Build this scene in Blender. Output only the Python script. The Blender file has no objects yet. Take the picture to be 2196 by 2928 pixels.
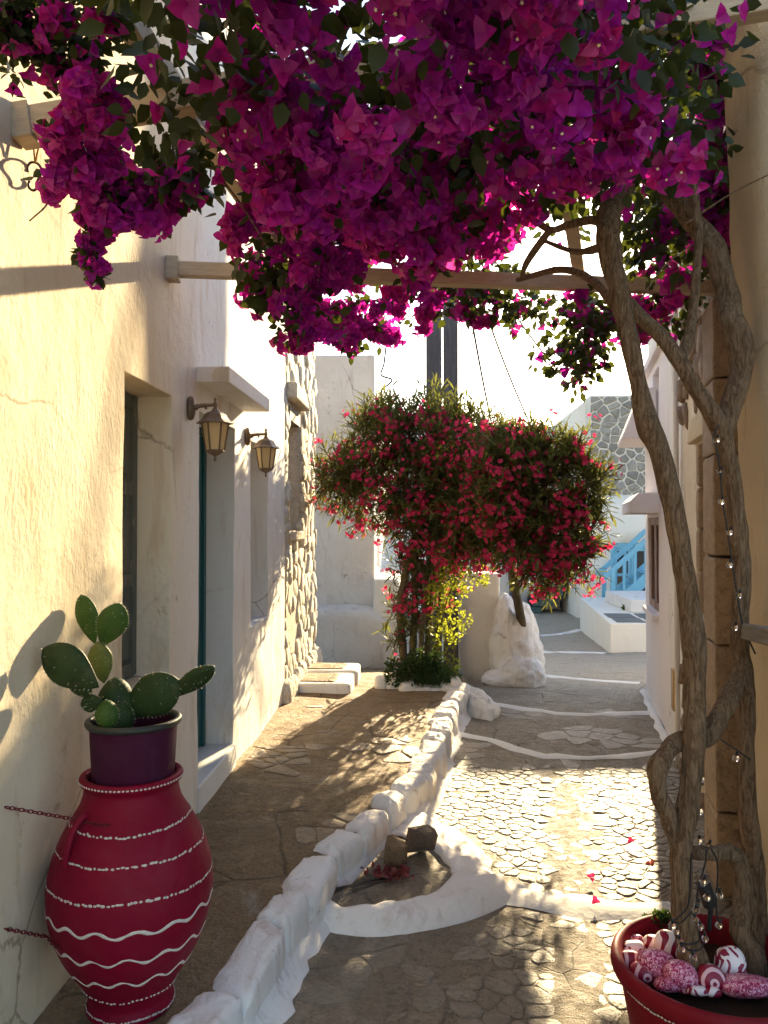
import bpy, bmesh, math, random
import numpy as np
from mathutils import Vector, Matrix, noise

random.seed(7); rng = np.random.default_rng(7)
SC = bpy.context.scene
COL = SC.collection
R = math.radians

# ------------------------------------------------------------------ camera
F = 2250.0; CX, CY = 1098.0, 1464.0           # focal length and centre of the photograph, in its pixels
YAW, PITCH, CAMZ = R(2.85), R(0.95), 1.6
cam_d = bpy.data.cameras.new('camera'); cam = bpy.data.objects.new('camera', cam_d); COL.objects.link(cam)
cam.location = (0, 0, CAMZ); cam.rotation_euler = (math.pi/2 + PITCH, 0, YAW)
cam_d.sensor_fit = 'VERTICAL'; cam_d.sensor_height = 36.0; cam_d.lens = 36.0*F/2928.0
cam_d.clip_start = 0.05; cam_d.clip_end = 3000
SC.camera = cam

# ------------------------------------------------------------------ light
SUN_AZ, SUN_EL = R(15.0), R(18.0)             # azimuth to the right of +Y (the lane)
S = Vector((math.sin(SUN_AZ)*math.cos(SUN_EL), math.cos(SUN_AZ)*math.cos(SUN_EL), math.sin(SUN_EL)))
W = bpy.data.worlds.new('World'); SC.world = W; W.use_nodes = True
wn = W.node_tree.nodes; wn.clear()
sky = wn.new('ShaderNodeTexSky'); sky.sky_type = 'NISHITA'; sky.sun_disc = False
sky.sun_elevation = SUN_EL; sky.sun_rotation = SUN_AZ; sky.altitude = 50
sky.air_density = 1.0; sky.dust_density = 0.8; sky.ozone_density = 1.0
bg = wn.new('ShaderNodeBackground'); bg.inputs['Strength'].default_value = 0.095
wo = wn.new('ShaderNodeOutputWorld')
W.node_tree.links.new(sky.outputs[0], bg.inputs[0]); W.node_tree.links.new(bg.outputs[0], wo.inputs[0])
sun_d = bpy.data.lights.new('sun', 'SUN'); sun = bpy.data.objects.new('sun', sun_d); COL.objects.link(sun)
sun_d.energy = 5.0; sun_d.angle = R(0.5); sun_d.color = (1.0, 0.79, 0.47)
sun.location = (6, 22, 8); sun.rotation_euler = S.to_track_quat('Z', 'Y').to_euler()
VS = SC.view_settings
VS.view_transform = 'Standard'; VS.look = 'None'; VS.gamma = 1.0; VS.use_curve_mapping = False
VS.exposure = 2.1
SC.cycles.max_bounces = 7; SC.cycles.diffuse_bounces = 4; SC.cycles.glossy_bounces = 2; SC.cycles.use_adaptive_sampling = True; SC.cycles.adaptive_threshold = .03; SC.cycles.transparent_max_bounces = 8
SC.cycles.use_denoising = True
SC.cycles.sample_clamp_indirect = 6.0

# ------------------------------------------------------------------ survey: a sight line of the photograph met with a plane of the place
_f = Vector((-math.sin(YAW)*math.cos(PITCH), math.cos(YAW)*math.cos(PITCH), math.sin(PITCH)))
_r = Vector((math.cos(YAW), math.sin(YAW), 0)); _u = _r.cross(_f)
def ray(px, py): return _f + _r*((px-CX)/F) - _u*((py-CY)/F)
def atY(px, py, Y): d = ray(px, py); return Vector((0, 0, CAMZ)) + d*(Y/d.y)
def atZ(px, py, Z): d = ray(px, py); return Vector((0, 0, CAMZ)) + d*((Z-CAMZ)/d.z)
def pxm(Y): return Y/F                          # metres per photo pixel at that distance
def depth_of(p): return (Vector(p)-Vector((0, 0, CAMZ))).dot(_f)
def seen(p, m=0):
    d = Vector(p)-Vector((0, 0, CAMZ)); z = d.dot(_f)
    if z < .05: return None
    x = CX+F*d.dot(_r)/z; y = CY-F*d.dot(_u)/z
    return (x, y) if -m < x < 2196+m and -m < y < 2928+m else None

# ------------------------------------------------------------------ objects
ROOTLOC = {}
def setp(o, label=None, cat=None, group=None, kind=None):
    for k, v in (('label', label), ('category', cat), ('group', group), ('kind', kind)):
        if v: o[k] = v
    return o
def thing(name, label, cat, loc, group=None):
    o = bpy.data.objects.new(name, None); COL.objects.link(o); o.empty_display_size = .1
    o.location = loc; ROOTLOC[o.name] = Vector(loc)
    return setp(o, label, cat, group)
class MB:
    """collects geometry in world coordinates; build() makes ONE mesh object of it"""
    def __init__(s): s.v = []; s.f = []
    def add(s, vs, fs):
        n = len(s.v); s.v += [tuple(v) for v in vs]; s.f += [tuple(i+n for i in f) for f in fs]; return n
    def box(s, a, b):
        (x0, y0, z0), (x1, y1, z1) = a, b
        s.add([(x0,y0,z0),(x1,y0,z0),(x1,y1,z0),(x0,y1,z0),(x0,y0,z1),(x1,y0,z1),(x1,y1,z1),(x0,y1,z1)],
              [(0,3,2,1),(4,5,6,7),(0,1,5,4),(1,2,6,5),(2,3,7,6),(3,0,4,7)]); return s
    def obox(s, c, ax, ay, az, hx, hy, hz):
        c = Vector(c); ax, ay, az = Vector(ax)*hx, Vector(ay)*hy, Vector(az)*hz
        P = [c+ax*i+ay*j+az*k for k in (-1,1) for (i,j) in ((-1,-1),(1,-1),(1,1),(-1,1))]
        s.add(P, [(0,3,2,1),(4,5,6,7),(0,1,5,4),(1,2,6,5),(2,3,7,6),(3,0,4,7)]); return s
    def bar(s, p, q, w, h, up=(0,0,1)):
        p, q = Vector(p), Vector(q); d = (q-p); L = d.length; d.normalize()
        x = d.cross(Vector(up)).normalized(); y = x.cross(d)
        return s.obox((p+q)/2, x, d, y, w/2, L/2, h/2)
    def prism(s, pts, d):
        n = len(pts); d = Vector(d); P = [Vector(p) for p in pts]
        s.add(P+[p+d for p in P], [tuple(range(n))[::-1], tuple(range(n, 2*n))]+[(i,(i+1)%n,(i+1)%n+n,i+n) for i in range(n)]); return s
    def tube(s, pts, rad, seg=8, amp=0, freq=9, cap=True, twist=0.0):
        P = [Vector(p) for p in pts]; n = len(P)
        if not hasattr(rad, '__len__'): rad = [rad]*n
        t0 = (P[1]-P[0]).normalized(); nx = t0.orthogonal().normalized(); vs = []
        for i in range(n):
            t = (P[min(i+1, n-1)]-P[max(i-1, 0)]).normalized()
            nx = (nx-t*nx.dot(t)).normalized(); ny = t.cross(nx)
            for k in range(seg):
                a = 2*math.pi*k/seg+twist*i; d = nx*math.cos(a)+ny*math.sin(a); r = rad[i]
                if amp: r *= 1+amp*noise.noise((P[i]+d*r)*freq)+amp*.55*noise.noise(Vector((math.cos(a)*5, math.sin(a)*5, i*.07)))+amp*.7*noise.noise(Vector((math.cos(a)*2.2, math.sin(a)*2.2, i*.12+P[0].x*9)))
                vs.append(P[i]+d*r)
        fs = [(i*seg+k, i*seg+(k+1)%seg, (i+1)*seg+(k+1)%seg, (i+1)*seg+k) for i in range(n-1) for k in range(seg)]
        if cap: fs += [tuple(range(seg))[::-1], tuple(range((n-1)*seg, n*seg))]
        s.add(vs, fs); return s
    def lathe(s, prof, c, seg=32, a0=0, amp=0, caps=True):
        c = Vector(c); vs = []
        for (r, z) in prof:
            for k in range(seg):
                a = a0+2*math.pi*k/seg; rr = r*(1+amp*noise.noise(Vector((math.cos(a)*2, math.sin(a)*2, z*5))))
                vs.append(c+Vector((rr*math.cos(a), rr*math.sin(a), z)))
        n = len(prof); fs = [(i*seg+k, i*seg+(k+1)%seg, (i+1)*seg+(k+1)%seg, (i+1)*seg+k) for i in range(n-1) for k in range(seg)]
        if caps and prof[0][0] > 1e-4: fs.append(tuple(range(seg))[::-1])
        if caps and prof[-1][0] > 1e-4: fs.append(tuple(range((n-1)*seg, n*seg)))
        s.add(vs, fs); return s
    def ball(s, c, r, seg=10, rings=6, axes=None, amp=0, freq=4):
        c = Vector(c); rx, ry, rz = (r, r, r) if not hasattr(r, '__len__') else r
        A = axes or (Vector((1,0,0)), Vector((0,1,0)), Vector((0,0,1))); vs = []
        for i in range(rings+1):
            th = math.pi*i/rings
            for k in range(seg):
                a = 2*math.pi*k/seg
                d = A[0]*(rx*math.sin(th)*math.cos(a))+A[1]*(ry*math.sin(th)*math.sin(a))+A[2]*(-rz*math.cos(th))
                if amp: d = d*(1+amp*noise.noise(d*freq+c*3.1))
                vs.append(c+d)
        fs = [(i*seg+k, i*seg+(k+1)%seg, (i+1)*seg+(k+1)%seg, (i+1)*seg+k) for i in range(rings) for k in range(seg)]
        s.add(vs, fs); return s
    def build(s, name, m, parent=None, smooth=False, bevel=0, seg=2, label=None, cat=None, group=None, kind=None, angle=40, loc=None):
        V = np.array(s.v, dtype=float).reshape(-1, 3)
        if parent is not None:
            off = ROOTLOC[parent.name]
            o_loc = Vector((0, 0, 0))
        else:
            off = Vector(loc) if loc is not None else Vector(((V[:,0].min()+V[:,0].max())/2, (V[:,1].min()+V[:,1].max())/2, V[:,2].min()))
            o_loc = off
        me = bpy.data.meshes.new(name)
        me.from_pydata((V-np.array(off)).tolist(), [], s.f); me.materials.append(m)
        if bevel or smooth:
            bm = bmesh.new(); bm.from_mesh(me); bmesh.ops.remove_doubles(bm, verts=bm.verts, dist=1e-5)
            bmesh.ops.recalc_face_normals(bm, faces=bm.faces)
            bm.to_mesh(me); bm.free()
        if smooth: me.polygons.foreach_set('use_smooth', [True]*len(me.polygons))
        me.update()
        o = bpy.data.objects.new(name, me); COL.objects.link(o); o.location = o_loc; o.parent = parent
        ROOTLOC[o.name] = off
        if bevel:
            b = o.modifiers.new('bevel', 'BEVEL'); b.width = bevel; b.segments = seg; b.limit_method = 'ANGLE'; b.angle_limit = R(angle)
            if smooth: o.modifiers.new('wn', 'WEIGHTED_NORMAL')
        return setp(o, label, cat, group, kind)

def mesh_np(name, V, Fc, m, parent=None, smooth=False, **kw):
    """one mesh from numpy arrays, faces all of one size"""
    off = np.array(ROOTLOC[parent.name]) if parent is not None else np.zeros(3)
    V = (np.asarray(V, dtype=np.float32)-off.astype(np.float32)); n = Fc.shape[1]
    me = bpy.data.meshes.new(name); me.vertices.add(len(V)); me.loops.add(Fc.size); me.polygons.add(len(Fc))
    me.vertices.foreach_set('co', V.ravel()); me.loops.foreach_set('vertex_index', Fc.astype(np.int32).ravel())
    me.polygons.foreach_set('loop_start', np.arange(0, Fc.size, n, dtype=np.int32))
    me.polygons.foreach_set('loop_total', np.full(len(Fc), n, dtype=np.int32))
    if smooth: me.polygons.foreach_set('use_smooth', np.ones(len(Fc), dtype=bool))
    me.update(calc_edges=True); me.materials.append(m)
    o = bpy.data.objects.new(name, me); COL.objects.link(o); o.parent = parent
    ROOTLOC[o.name] = Vector(off)
    return setp(o, kw.get('label'), kw.get('cat'), kw.get('group'), kw.get('kind'))

def frames(axis, roll):
    """rotation matrices whose local +Y is the given axis"""
    axis = axis/np.linalg.norm(axis, axis=1, keepdims=True)
    h = np.where(np.abs(axis[:, 2:3]) < .9, np.array([[0, 0, 1.]]), np.array([[1., 0, 0]]))
    x = np.cross(axis, h); x /= np.linalg.norm(x, axis=1, keepdims=True); z = np.cross(x, axis)
    c, s = np.cos(roll)[:, None], np.sin(roll)[:, None]
    x2 = x*c+z*s; z2 = -x*s+z*c
    return np.stack([x2, axis, z2], axis=2)      # columns
def scatter(T, Fc, M, pos, scale):
    V = np.einsum('nij,vj->nvi', M, T)*scale[:, None, None]+pos[:, None, :]
    n, k = len(pos), len(T)
    FF = (Fc[None]+(np.arange(n)*k)[:, None, None]).reshape(-1, Fc.shape[1])
    return V.reshape(-1, 3), FF

# ------------------------------------------------------------------ materials
class NT:
    def __init__(s, name):
        s.m = bpy.data.materials.new(name); s.m.use_nodes = True; s.t = s.m.node_tree; s.t.nodes.clear()
        s.out = s.n('ShaderNodeOutputMaterial'); s.geo = s.n('ShaderNodeNewGeometry')
    def n(s, kind, **kw):
        x = s.t.nodes.new(kind)
        for k, v in kw.items():
            if k in x.inputs.keys() if isinstance(k, str) else False: s.put(x.inputs[k], v)
            else: setattr(x, k, v)
        return x
    def put(s, sock, v):
        if hasattr(v, 'is_linked') or hasattr(v, 'links'): s.t.links.new(v, sock)
        elif hasattr(v, '__len__') and len(v) == 3 and sock.type == 'RGBA': sock.default_value = (*v, 1)
        else: sock.default_value = v
    def pos(s, sc=(1, 1, 1), loc=(0, 0, 0)):
        mp = s.n('ShaderNodeMapping'); s.put(mp.inputs['Vector'], s.geo.outputs['Position']); mp.inputs['Scale'].default_value = sc; mp.inputs['Location'].default_value = loc
        return mp.outputs[0]
    def noise(s, vec, scale, detail=4, rough=.55, dist=0, out=0):
        x = s.n('ShaderNodeTexNoise'); s.put(x.inputs['Vector'], vec); x.inputs['Scale'].default_value = scale
        x.inputs['Detail'].default_value = detail; x.inputs['Roughness'].default_value = rough; x.inputs['Distortion'].default_value = dist
        return x.outputs[out]
    def voro(s, vec, scale, feature='F1', out=0, rand=1.0):
        x = s.n('ShaderNodeTexVoronoi'); x.feature = feature; s.put(x.inputs['Vector'], vec); x.inputs['Scale'].default_value = scale; x.inputs['Randomness'].default_value = rand
        return x.outputs[out]
    def ramp(s, fac, stops):
        x = s.n('ShaderNodeValToRGB'); s.put(x.inputs[0], fac); e = x.color_ramp.elements
        while len(e) < len(stops): e.new(.5)
        for i, (p, c) in enumerate(stops):
            e[i].position = p; e[i].color = (*c, 1) if hasattr(c, '__len__') else (c, c, c, 1)
        return x.outputs[0]
    def mix(s, fac, a, b, blend='MIX'):
        x = s.n('ShaderNodeMix'); x.data_type = 'RGBA'; x.blend_type = blend
        s.put(x.inputs[0], fac); s.put(x.inputs[6], a); s.put(x.inputs[7], b); return x.outputs[2]
    def math(s, op, a, b=0.0):
        x = s.n('ShaderNodeMath'); x.operation = op; s.put(x.inputs[0], a); s.put(x.inputs[1], b); return x.outputs[0]
    def bump(s, h, strength=.4, dist=.01, normal=None):
        x = s.n('ShaderNodeBump'); x.inputs['Strength'].default_value = strength; x.inputs['Distance'].default_value = dist; s.put(x.inputs['Height'], h)
        if normal is not None: s.put(x.inputs['Normal'], normal)
        return x.outputs[0]
    def pbr(s, col, rough=.8, normal=None, spec=.3, metal=0, **kw):
        x = s.n('ShaderNodeBsdfPrincipled'); s.put(x.inputs['Base Color'], col); s.put(x.inputs['Roughness'], rough)
        x.inputs['Specular IOR Level'].default_value = spec; x.inputs['Metallic'].default_value = metal
        if normal is not None: s.put(x.inputs['Normal'], normal)
        for k, v in kw.items(): s.put(x.inputs[k], v)
        return x.outputs[0]
    def done(s, sh): s.t.links.new(sh, s.out.inputs['Surface']); return s.m

M = {}
def plaster(name, c0, c1, stain, streak=.35, bump=.35, stain_amt=.5, fine=60):
    t = NT(name); p = t.pos()
    big = t.noise(p, 1.7, 5, .6); col = t.mix(t.ramp(big, [(.3, 0), (.7, 1)]), c0, c1)
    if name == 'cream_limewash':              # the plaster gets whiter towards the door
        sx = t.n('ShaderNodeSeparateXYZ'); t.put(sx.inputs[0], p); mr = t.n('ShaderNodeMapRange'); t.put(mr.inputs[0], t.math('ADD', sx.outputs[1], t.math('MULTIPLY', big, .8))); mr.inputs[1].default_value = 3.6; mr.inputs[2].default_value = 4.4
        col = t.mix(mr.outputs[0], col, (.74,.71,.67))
    st = t.noise(t.pos((6, 6, 1.1)), 1.2, 7, .7, .6)
    col = t.mix(t.math('MULTIPLY', t.ramp(st, [(.54, 0), (.72, 1)]), streak), col, stain)
    sp = t.noise(p, 5.5, 8, .7, .6)
    col = t.mix(t.math('MULTIPLY', t.ramp(sp, [(.62, 0), (.70, 1)]), stain_amt), col, tuple(x*.55 for x in stain))
    if name in ('cream_limewash', 'beige_plaster', 'white_limewash', 'weathered_limewash'):    # hairline cracks
        cv = t.mix(.10, p, t.noise(p, 3.0, 5, .7, out=1)); ck = t.ramp(t.voro(cv, 1.15, 'DISTANCE_TO_EDGE'), [(0, 1), (.007, 0)])
        col = t.mix(t.math('MULTIPLY', t.math('MULTIPLY', ck, t.ramp(t.noise(p, 1.1, 3), [(.50, 0), (.60, 1)])), .65), col, tuple(x*.35 for x in stain))
    h = t.math('ADD', t.math('MULTIPLY', t.noise(p, 6, 6, .6), 1.0), t.math('MULTIPLY', t.math('MULTIPLY', t.noise(t.pos((1, 1, .5)), fine, 5, .65), t.ramp(t.noise(p, 2.4, 3), [(.4, 0), (.65, 1)])), .5))
    return t.done(t.pbr(col, .9, t.bump(h, bump, .02), .2))
M['wall_cream'] = plaster('cream_limewash', (.68,.585,.43), (.62,.50,.34), (.46,.29,.13), .6, .5, .6)
M['wall_white'] = plaster('white_limewash', (.74,.72,.68), (.68,.65,.60), (.55,.47,.38), .3, .3, .3)
M['wall_white_dirty'] = plaster('weathered_limewash', (.66,.63,.59), (.54,.49,.45), (.34,.27,.22), .5, .7, .8)
M['wall_pink'] = plaster('pinkish_white_paint', (.78,.73,.73), (.74,.69,.69), (.62,.56,.54), .15, .15, .1)
M['wall_far'] = plaster('far_white_paint', (.84,.80,.72), (.80,.75,.66), (.65,.6,.52), .25, .2, .2)
M['wall_yellow'] = plaster('beige_plaster', (.54,.44,.30), (.46,.365,.24), (.27,.20,.13), .6, 1.0, .8, 110)
M['kerb_white'] = plaster('kerb_limewash', (.82,.80,.77), (.76,.71,.66), (.42,.31,.24), .6, 1.0, .75, 45)

def simple(name, c, rough=.6, spec=.3, metal=0, var=.25, sc=8, bump=.2, bsc=40, bdist=.004):
    t = NT(name); p = t.pos(); n = t.noise(p, sc, 5, .6)
    col = t.mix(n, tuple(x*(1-var) for x in c), tuple(min(1, x*(1+var)) for x in c))
    return t.done(t.pbr(col, rough, t.bump(t.noise(p, bsc, 4), bump, bdist), spec, metal))
def ground_mat(name, c0, c1, c2, bump=.8, sc=1.0, rough=(.45, .8), spec=.45, dist=.02, patch=None):
    t = NT(name); p = t.pos()
    big = t.noise(p, 1.3*sc, 6, .65, .4); mid = t.noise(p, 9*sc, 7, .7, .3); fine = t.noise(p, 70*sc, 4, .7)
    col = t.mix(t.ramp(big, [(.32, 0), (.68, 1)]), c0, c1)
    col = t.mix(t.ramp(mid, [(.45, 0), (.68, 1)]), col, c2); col = t.mix(t.math('MULTIPLY', t.ramp(t.noise(p, 24*sc, 6, .75, .5), [(.5, 0), (.66, 1)]), .6), col, tuple(x*.42 for x in c0)); col = t.mix(t.math('MULTIPLY', t.ramp(t.noise(p, 3.7*sc, 6, .7, .7), [(.54, 0), (.64, 1)]), .45), col, tuple(min(1, x*1.55) for x in c1))
    col = t.mix(t.math('MULTIPLY', t.ramp(fine, [(.35, 1), (.55, 0)]), .45), col, tuple(x*.45 for x in c0))
    if patch: col = t.mix(t.math('MULTIPLY', t.ramp(t.noise(p, 2.3, 7, .72, .8), [(.58, 0), (.66, 1)]), .75), col, patch)
    if name == 'worn_lane_concrete':           # far lane: paler paving, plus its brighter light put into the colour
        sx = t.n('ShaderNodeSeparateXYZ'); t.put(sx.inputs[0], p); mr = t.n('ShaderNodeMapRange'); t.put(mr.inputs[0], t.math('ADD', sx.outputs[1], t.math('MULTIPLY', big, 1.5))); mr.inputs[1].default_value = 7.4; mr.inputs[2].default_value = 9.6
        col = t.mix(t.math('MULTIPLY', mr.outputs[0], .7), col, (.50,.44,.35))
    vec = t.mix(.06, p, t.noise(p, 2.5, 4, out=1))
    crack = t.ramp(t.voro(vec, 2.6*sc, 'DISTANCE_TO_EDGE'), [(0, 0), (.025, 1)])
    crackmask = t.ramp(t.noise(p, 1.9, 3), [(.48, 0), (.58, 1)])
    ck = t.mix(crackmask, (1, 1, 1), crack)
    col = t.mix(t.math('MULTIPLY', t.math('SUBTRACT', 1.0, ck), .7), col, tuple(x*.25 for x in c0))
    h = t.math('ADD', t.math('ADD', t.math('MULTIPLY', mid, 1.3), t.math('MULTIPLY', fine, .45)), t.math('MULTIPLY', ck, .35))
    rr = t.ramp(mid, [(.35, rough[1]), (.7, rough[0])])
    return t.done(t.pbr(col, rr, t.bump(h, bump, dist), spec))
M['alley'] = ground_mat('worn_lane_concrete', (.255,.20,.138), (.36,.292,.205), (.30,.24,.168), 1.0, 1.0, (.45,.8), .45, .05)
M['walkway'] = ground_mat('worn_walkway_mortar', (.25,.158,.074), (.36,.245,.13), (.30,.198,.098), 1.0, .9, (.5,.85), .4, .05, (.42,.36,.28))
M['lane_grit'] = ground_mat('sanded_lane_strip', (.20,.160,.108), (.27,.22,.155), (.21,.17,.12), 1.0, 2.2, (.55,.85), .35, .02)
M['earth'] = ground_mat('earth', (.20,.17,.12), (.26,.22,.16), (.22,.2,.15), .6, .3)
def stone_mat(name, cols, rough=.6, bump=.7, spec=.45, sc=14):
    t = NT(name); p = t.pos(); oi = t.n('ShaderNodeObjectInfo'); ri = t.geo.outputs['Random Per Island']
    rnd = t.math('FRACT', t.math('ADD', oi.outputs['Random'], ri))
    n = t.noise(p, sc, 7, .7, .4)
    base = t.ramp(rnd, [(i/(len(cols)-1) if len(cols) > 1 else 0, c) for i, c in enumerate(cols)])
    col = t.mix(t.ramp(n, [(.3, 0), (.75, .55)]), base, tuple(x*.45 for x in cols[0])); col = t.mix(t.math('MULTIPLY', t.ramp(t.noise(p, sc*3.5, 6, .75, .5), [(.48, 0), (.62, 1)]), .55), col, tuple(x*.40 for x in cols[0])); col = t.mix(t.math('MULTIPLY', t.ramp(t.noise(p, sc*8, 3, .7), [(.60, 0), (.68, 1)]), .4), col, tuple(min(1, x*1.7) for x in cols[-1]))
    col = t.mix(t.math('MULTIPLY', t.ramp(t.noise(p, 3.3, 6, .7), [(.5, 0), (.7, 1)]), .4), col, cols[-1])
    h = t.math('ADD', n, t.math('MULTIPLY', t.noise(p, sc*6, 4, .7), .3))
    return t.done(t.pbr(col, rough, t.bump(h, bump, .03), spec))
M['cobble'] = stone_mat('cobble_stone', [(.225,.178,.122), (.285,.232,.162), (.325,.268,.195), (.25,.198,.138), (.36,.305,.228)], .48, .8, .55)
M['flag'] = stone_mat('flag_stone', [(.25,.172,.098), (.30,.212,.128), (.35,.26,.168), (.27,.19,.112)], .55, .7, .45, 10)
M['rubble_white'] = stone_mat('limewashed_rubble', [(.74,.66,.54), (.78,.71,.60), (.75,.68,.56), (.70,.61,.49)], .85, .8, .2, 12)
M['rubble_brown'] = stone_mat('brown_rubble', [(.20,.13,.085), (.27,.18,.12), (.23,.155,.105), (.32,.235,.165)], .8, .8, .25, 12)
M['rubble_grey'] = stone_mat('grey_rubble', [(.30,.275,.235), (.37,.34,.29), (.44,.405,.35), (.27,.245,.21)], .8, .6, .25, 6)
M['ashlar'] = stone_mat('brown_ashlar', [(.34,.25,.17), (.40,.295,.205), (.31,.225,.155)], .8, .7, .25, 9)
M['rock_brown'] = stone_mat('brown_rock', [(.20,.125,.07), (.27,.18,.10)], .8, .8, .3, 16)
M['rock_dark'] = stone_mat('dark_rock', [(.15,.108,.078), (.20,.148,.11)], .75, .8, .3, 16)
M['mortar'] = plaster('mortar', (.66,.58,.47), (.57,.48,.37), (.34,.25,.17), .4, .9, .6)
M['mortar_grey'] = plaster('grey_mortar', (.76,.71,.62), (.70,.65,.56), (.38,.35,.31), .3, .7, .4)

def wood(name, c0, c1, sc=(22, 22, 2.2), rough=.7, bump=.5, peel=None):
    t = NT(name); n = t.noise(t.pos(sc), 3, 6, .65, .6); col = t.mix(t.ramp(n, [(.3, 0), (.7, 1)]), c0, c1)
    if peel: col = t.mix(t.ramp(t.noise(t.pos((6, 6, 2)), 3.5, 8, .75, .5), [(.56, 0), (.62, 1)]), col, peel)
    return t.done(t.pbr(col, rough, t.bump(n, bump, .006), .3))
M['beam'] = wood('pergola_timber', (.40,.31,.21), (.52,.42,.30), (3, 22, 22))
M['pole'] = wood('dark_grey_pole', (.045,.045,.055), (.085,.085,.10), (14, 14, 1.2), .7)
M['shutter'] = wood('peeling_green_shutter', (.09,.10,.085), (.14,.145,.12), (20, 20, 2), .7, .6, (.24,.21,.17))
M['door_teal'] = wood('teal_door_paint', (.012,.075,.085), (.02,.10,.11), (16, 16, 2), .45, .2)
M['blue_light'] = wood('light_blue_paint', (.16,.42,.58), (.22,.50,.66), (10, 10, 2), .5, .15)
M['blue_dark'] = wood('dark_blue_paint', (.012,.02,.07), (.02,.03,.10), (10, 10, 2), .5, .15)
M['green_dark'] = simple('dark_green_paint', (.06,.10,.095), .6)
M['grey_wood'] = wood('grey_weathered_wood', (.13,.11,.09), (.22,.19,.16), (18, 3, 18), .75)
M['brown_frame'] = wood('brown_window_frame', (.20,.12,.095), (.27,.17,.135), (14, 14, 2), .6)
M['dark_glass'] = simple('dark_window_glass', (.03,.03,.032), .08, .5, 0, .2, 3, 0)
M['iron'] = simple('dark_iron', (.035,.022,.016), .55, .5, .2)
M['lantern'] = simple('lantern_metal', (.17,.115,.075), .5, .5, .3, .3, 30)
M['cable'] = simple('black_cable', (.008,.008,.009), .5, .4)
M['rope'] = simple('jute_rope', (.38,.22,.06), .9, .1, 0, .3, 80)
M['paint_white'] = simple('white_paint_marks', (.62,.56,.50), .7, .2, 0, .35, 60)
M['step_white'] = plaster('white_step_paint', (.78,.77,.74), (.70,.68,.64), (.45,.42,.37), .3, .5, .6)
M['tile_grey'] = simple('grey_slate_tile', (.13,.13,.125), .6)
M['brass'] = simple('brass_plate', (.55,.30,.06), .35, .5, .7)
M['soil'] = simple('potting_soil', (.035,.02,.013), .95, .1, 0, .4, 40, .8, 60, .01)

def terracotta(name, c):
    t = NT(name); p = t.pos(); n = t.noise(p, 7, 6, .65)
    col = t.mix(t.ramp(n, [(.3, 0), (.75, 1)]), c, tuple(x*.78 for x in c))
    col = t.mix(t.math('MULTIPLY', t.ramp(t.noise(p, 28, 6, .75), [(.60, 0), (.72, 1)]), .22), col, tuple(min(1, x*1.5+.03) for x in c))
    col = t.mix(t.math('MULTIPLY', t.ramp(t.noise(p, 3.2, 7, .75, .6), [(.52, 0), (.72, 1)]), .30), col, tuple(min(1, x*.6+.045) for x in c)); col = t.mix(t.math('MULTIPLY', t.ramp(t.noise(p, 45, 5, .8), [(.66, 0), (.70, 1)]), .5), col, tuple(x*.3 for x in c))
    return t.done(t.pbr(col, t.ramp(n, [(.3, .45), (.7, .75)]), t.bump(t.math('ADD', n, t.math('MULTIPLY', t.noise(p, 120, 3), .25)), .3, .006), .16))
M['jar_red'] = terracotta('crimson_painted_clay', (.21,.003,.022))
M['pot_red'] = terracotta('crimson_pot_paint', (.17,.004,.011))
M['planter_plum'] = terracotta('dark_plum_plastic', (.055,.006,.028))
M['planter_rim'] = simple('black_green_rim', (.022,.026,.022), .45, .4)
M['chain'] = simple('red_painted_chain', (.16,.012,.02), .5, .5, .3)

def leaf_mat(name, cols, trans, tw=.45, rough=.45, spec=.35, drift=None):
    t = NT(name); oi = t.n('ShaderNodeObjectInfo')
    rnd = t.math('FRACT', t.math('ADD', oi.outputs['Random'], t.geo.outputs['Random Per Island']))
    col = t.ramp(rnd, [(i/(len(cols)-1), c) for i, c in enumerate(cols)])
    if drift: col = t.mix(t.ramp(t.noise(t.pos(), 2.2, 2), [(.40, 0), (.60, 1)]), col, t.mix(.40, col, drift)); trans = t.mix(.25, trans, drift)
    tc = t.mix(.5, col, trans)
    b = t.pbr(col, rough, None, spec); tr = t.n('ShaderNodeBsdfTranslucent'); t.put(tr.inputs[0], tc)
    mx = t.n('ShaderNodeMixShader'); mx.inputs[0].default_value = tw; t.t.links.new(b, mx.inputs[1]); t.t.links.new(tr.outputs[0], mx.inputs[2])
    return t.done(mx.outputs[0])
M['bract'] = leaf_mat('magenta_bract', [(.38,.007,.36), (.47,.010,.31), (.52,.012,.19), (.42,.009,.40), (.58,.018,.16), (.45,.010,.34), (.66,.10,.34), (.40,.008,.30), (.30,.05,.09)], (.85,.03,.32), .42, .55, .2, (.26,.008,.52))
M['bract_dry'] = leaf_mat('dry_petal', [(.18,.03,.035), (.28,.06,.06), (.12,.03,.02)], (.4,.08,.08), .3)
M['bract_fresh'] = leaf_mat('fallen_pink_bract', [(.62,.02,.12), (.70,.04,.18)], (.9,.05,.2), .4)
M['vine_leaf'] = leaf_mat('vine_leaf', [(.010,.020,.008), (.016,.030,.010), (.024,.042,.013), (.012,.022,.010)], (.22,.26,.02), .22)
M['eye_white'] = simple('cream_floret', (.75,.68,.45), .6)
M['ole_leaf'] = leaf_mat('oleander_leaf', [(.04,.058,.018), (.06,.080,.026), (.09,.105,.035), (.05,.055,.024)], (.38,.38,.06), .42)
M['ole_flower'] = leaf_mat('oleander_flower', [(.44,.010,.075), (.54,.022,.11), (.62,.05,.15), (.36,.008,.055)], (.9,.06,.18), .45, .6)
M['lime_leaf'] = leaf_mat('lime_leaf', [(.16,.20,.02), (.22,.26,.03), (.12,.17,.02)], (.6,.62,.05), .5)
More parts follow.
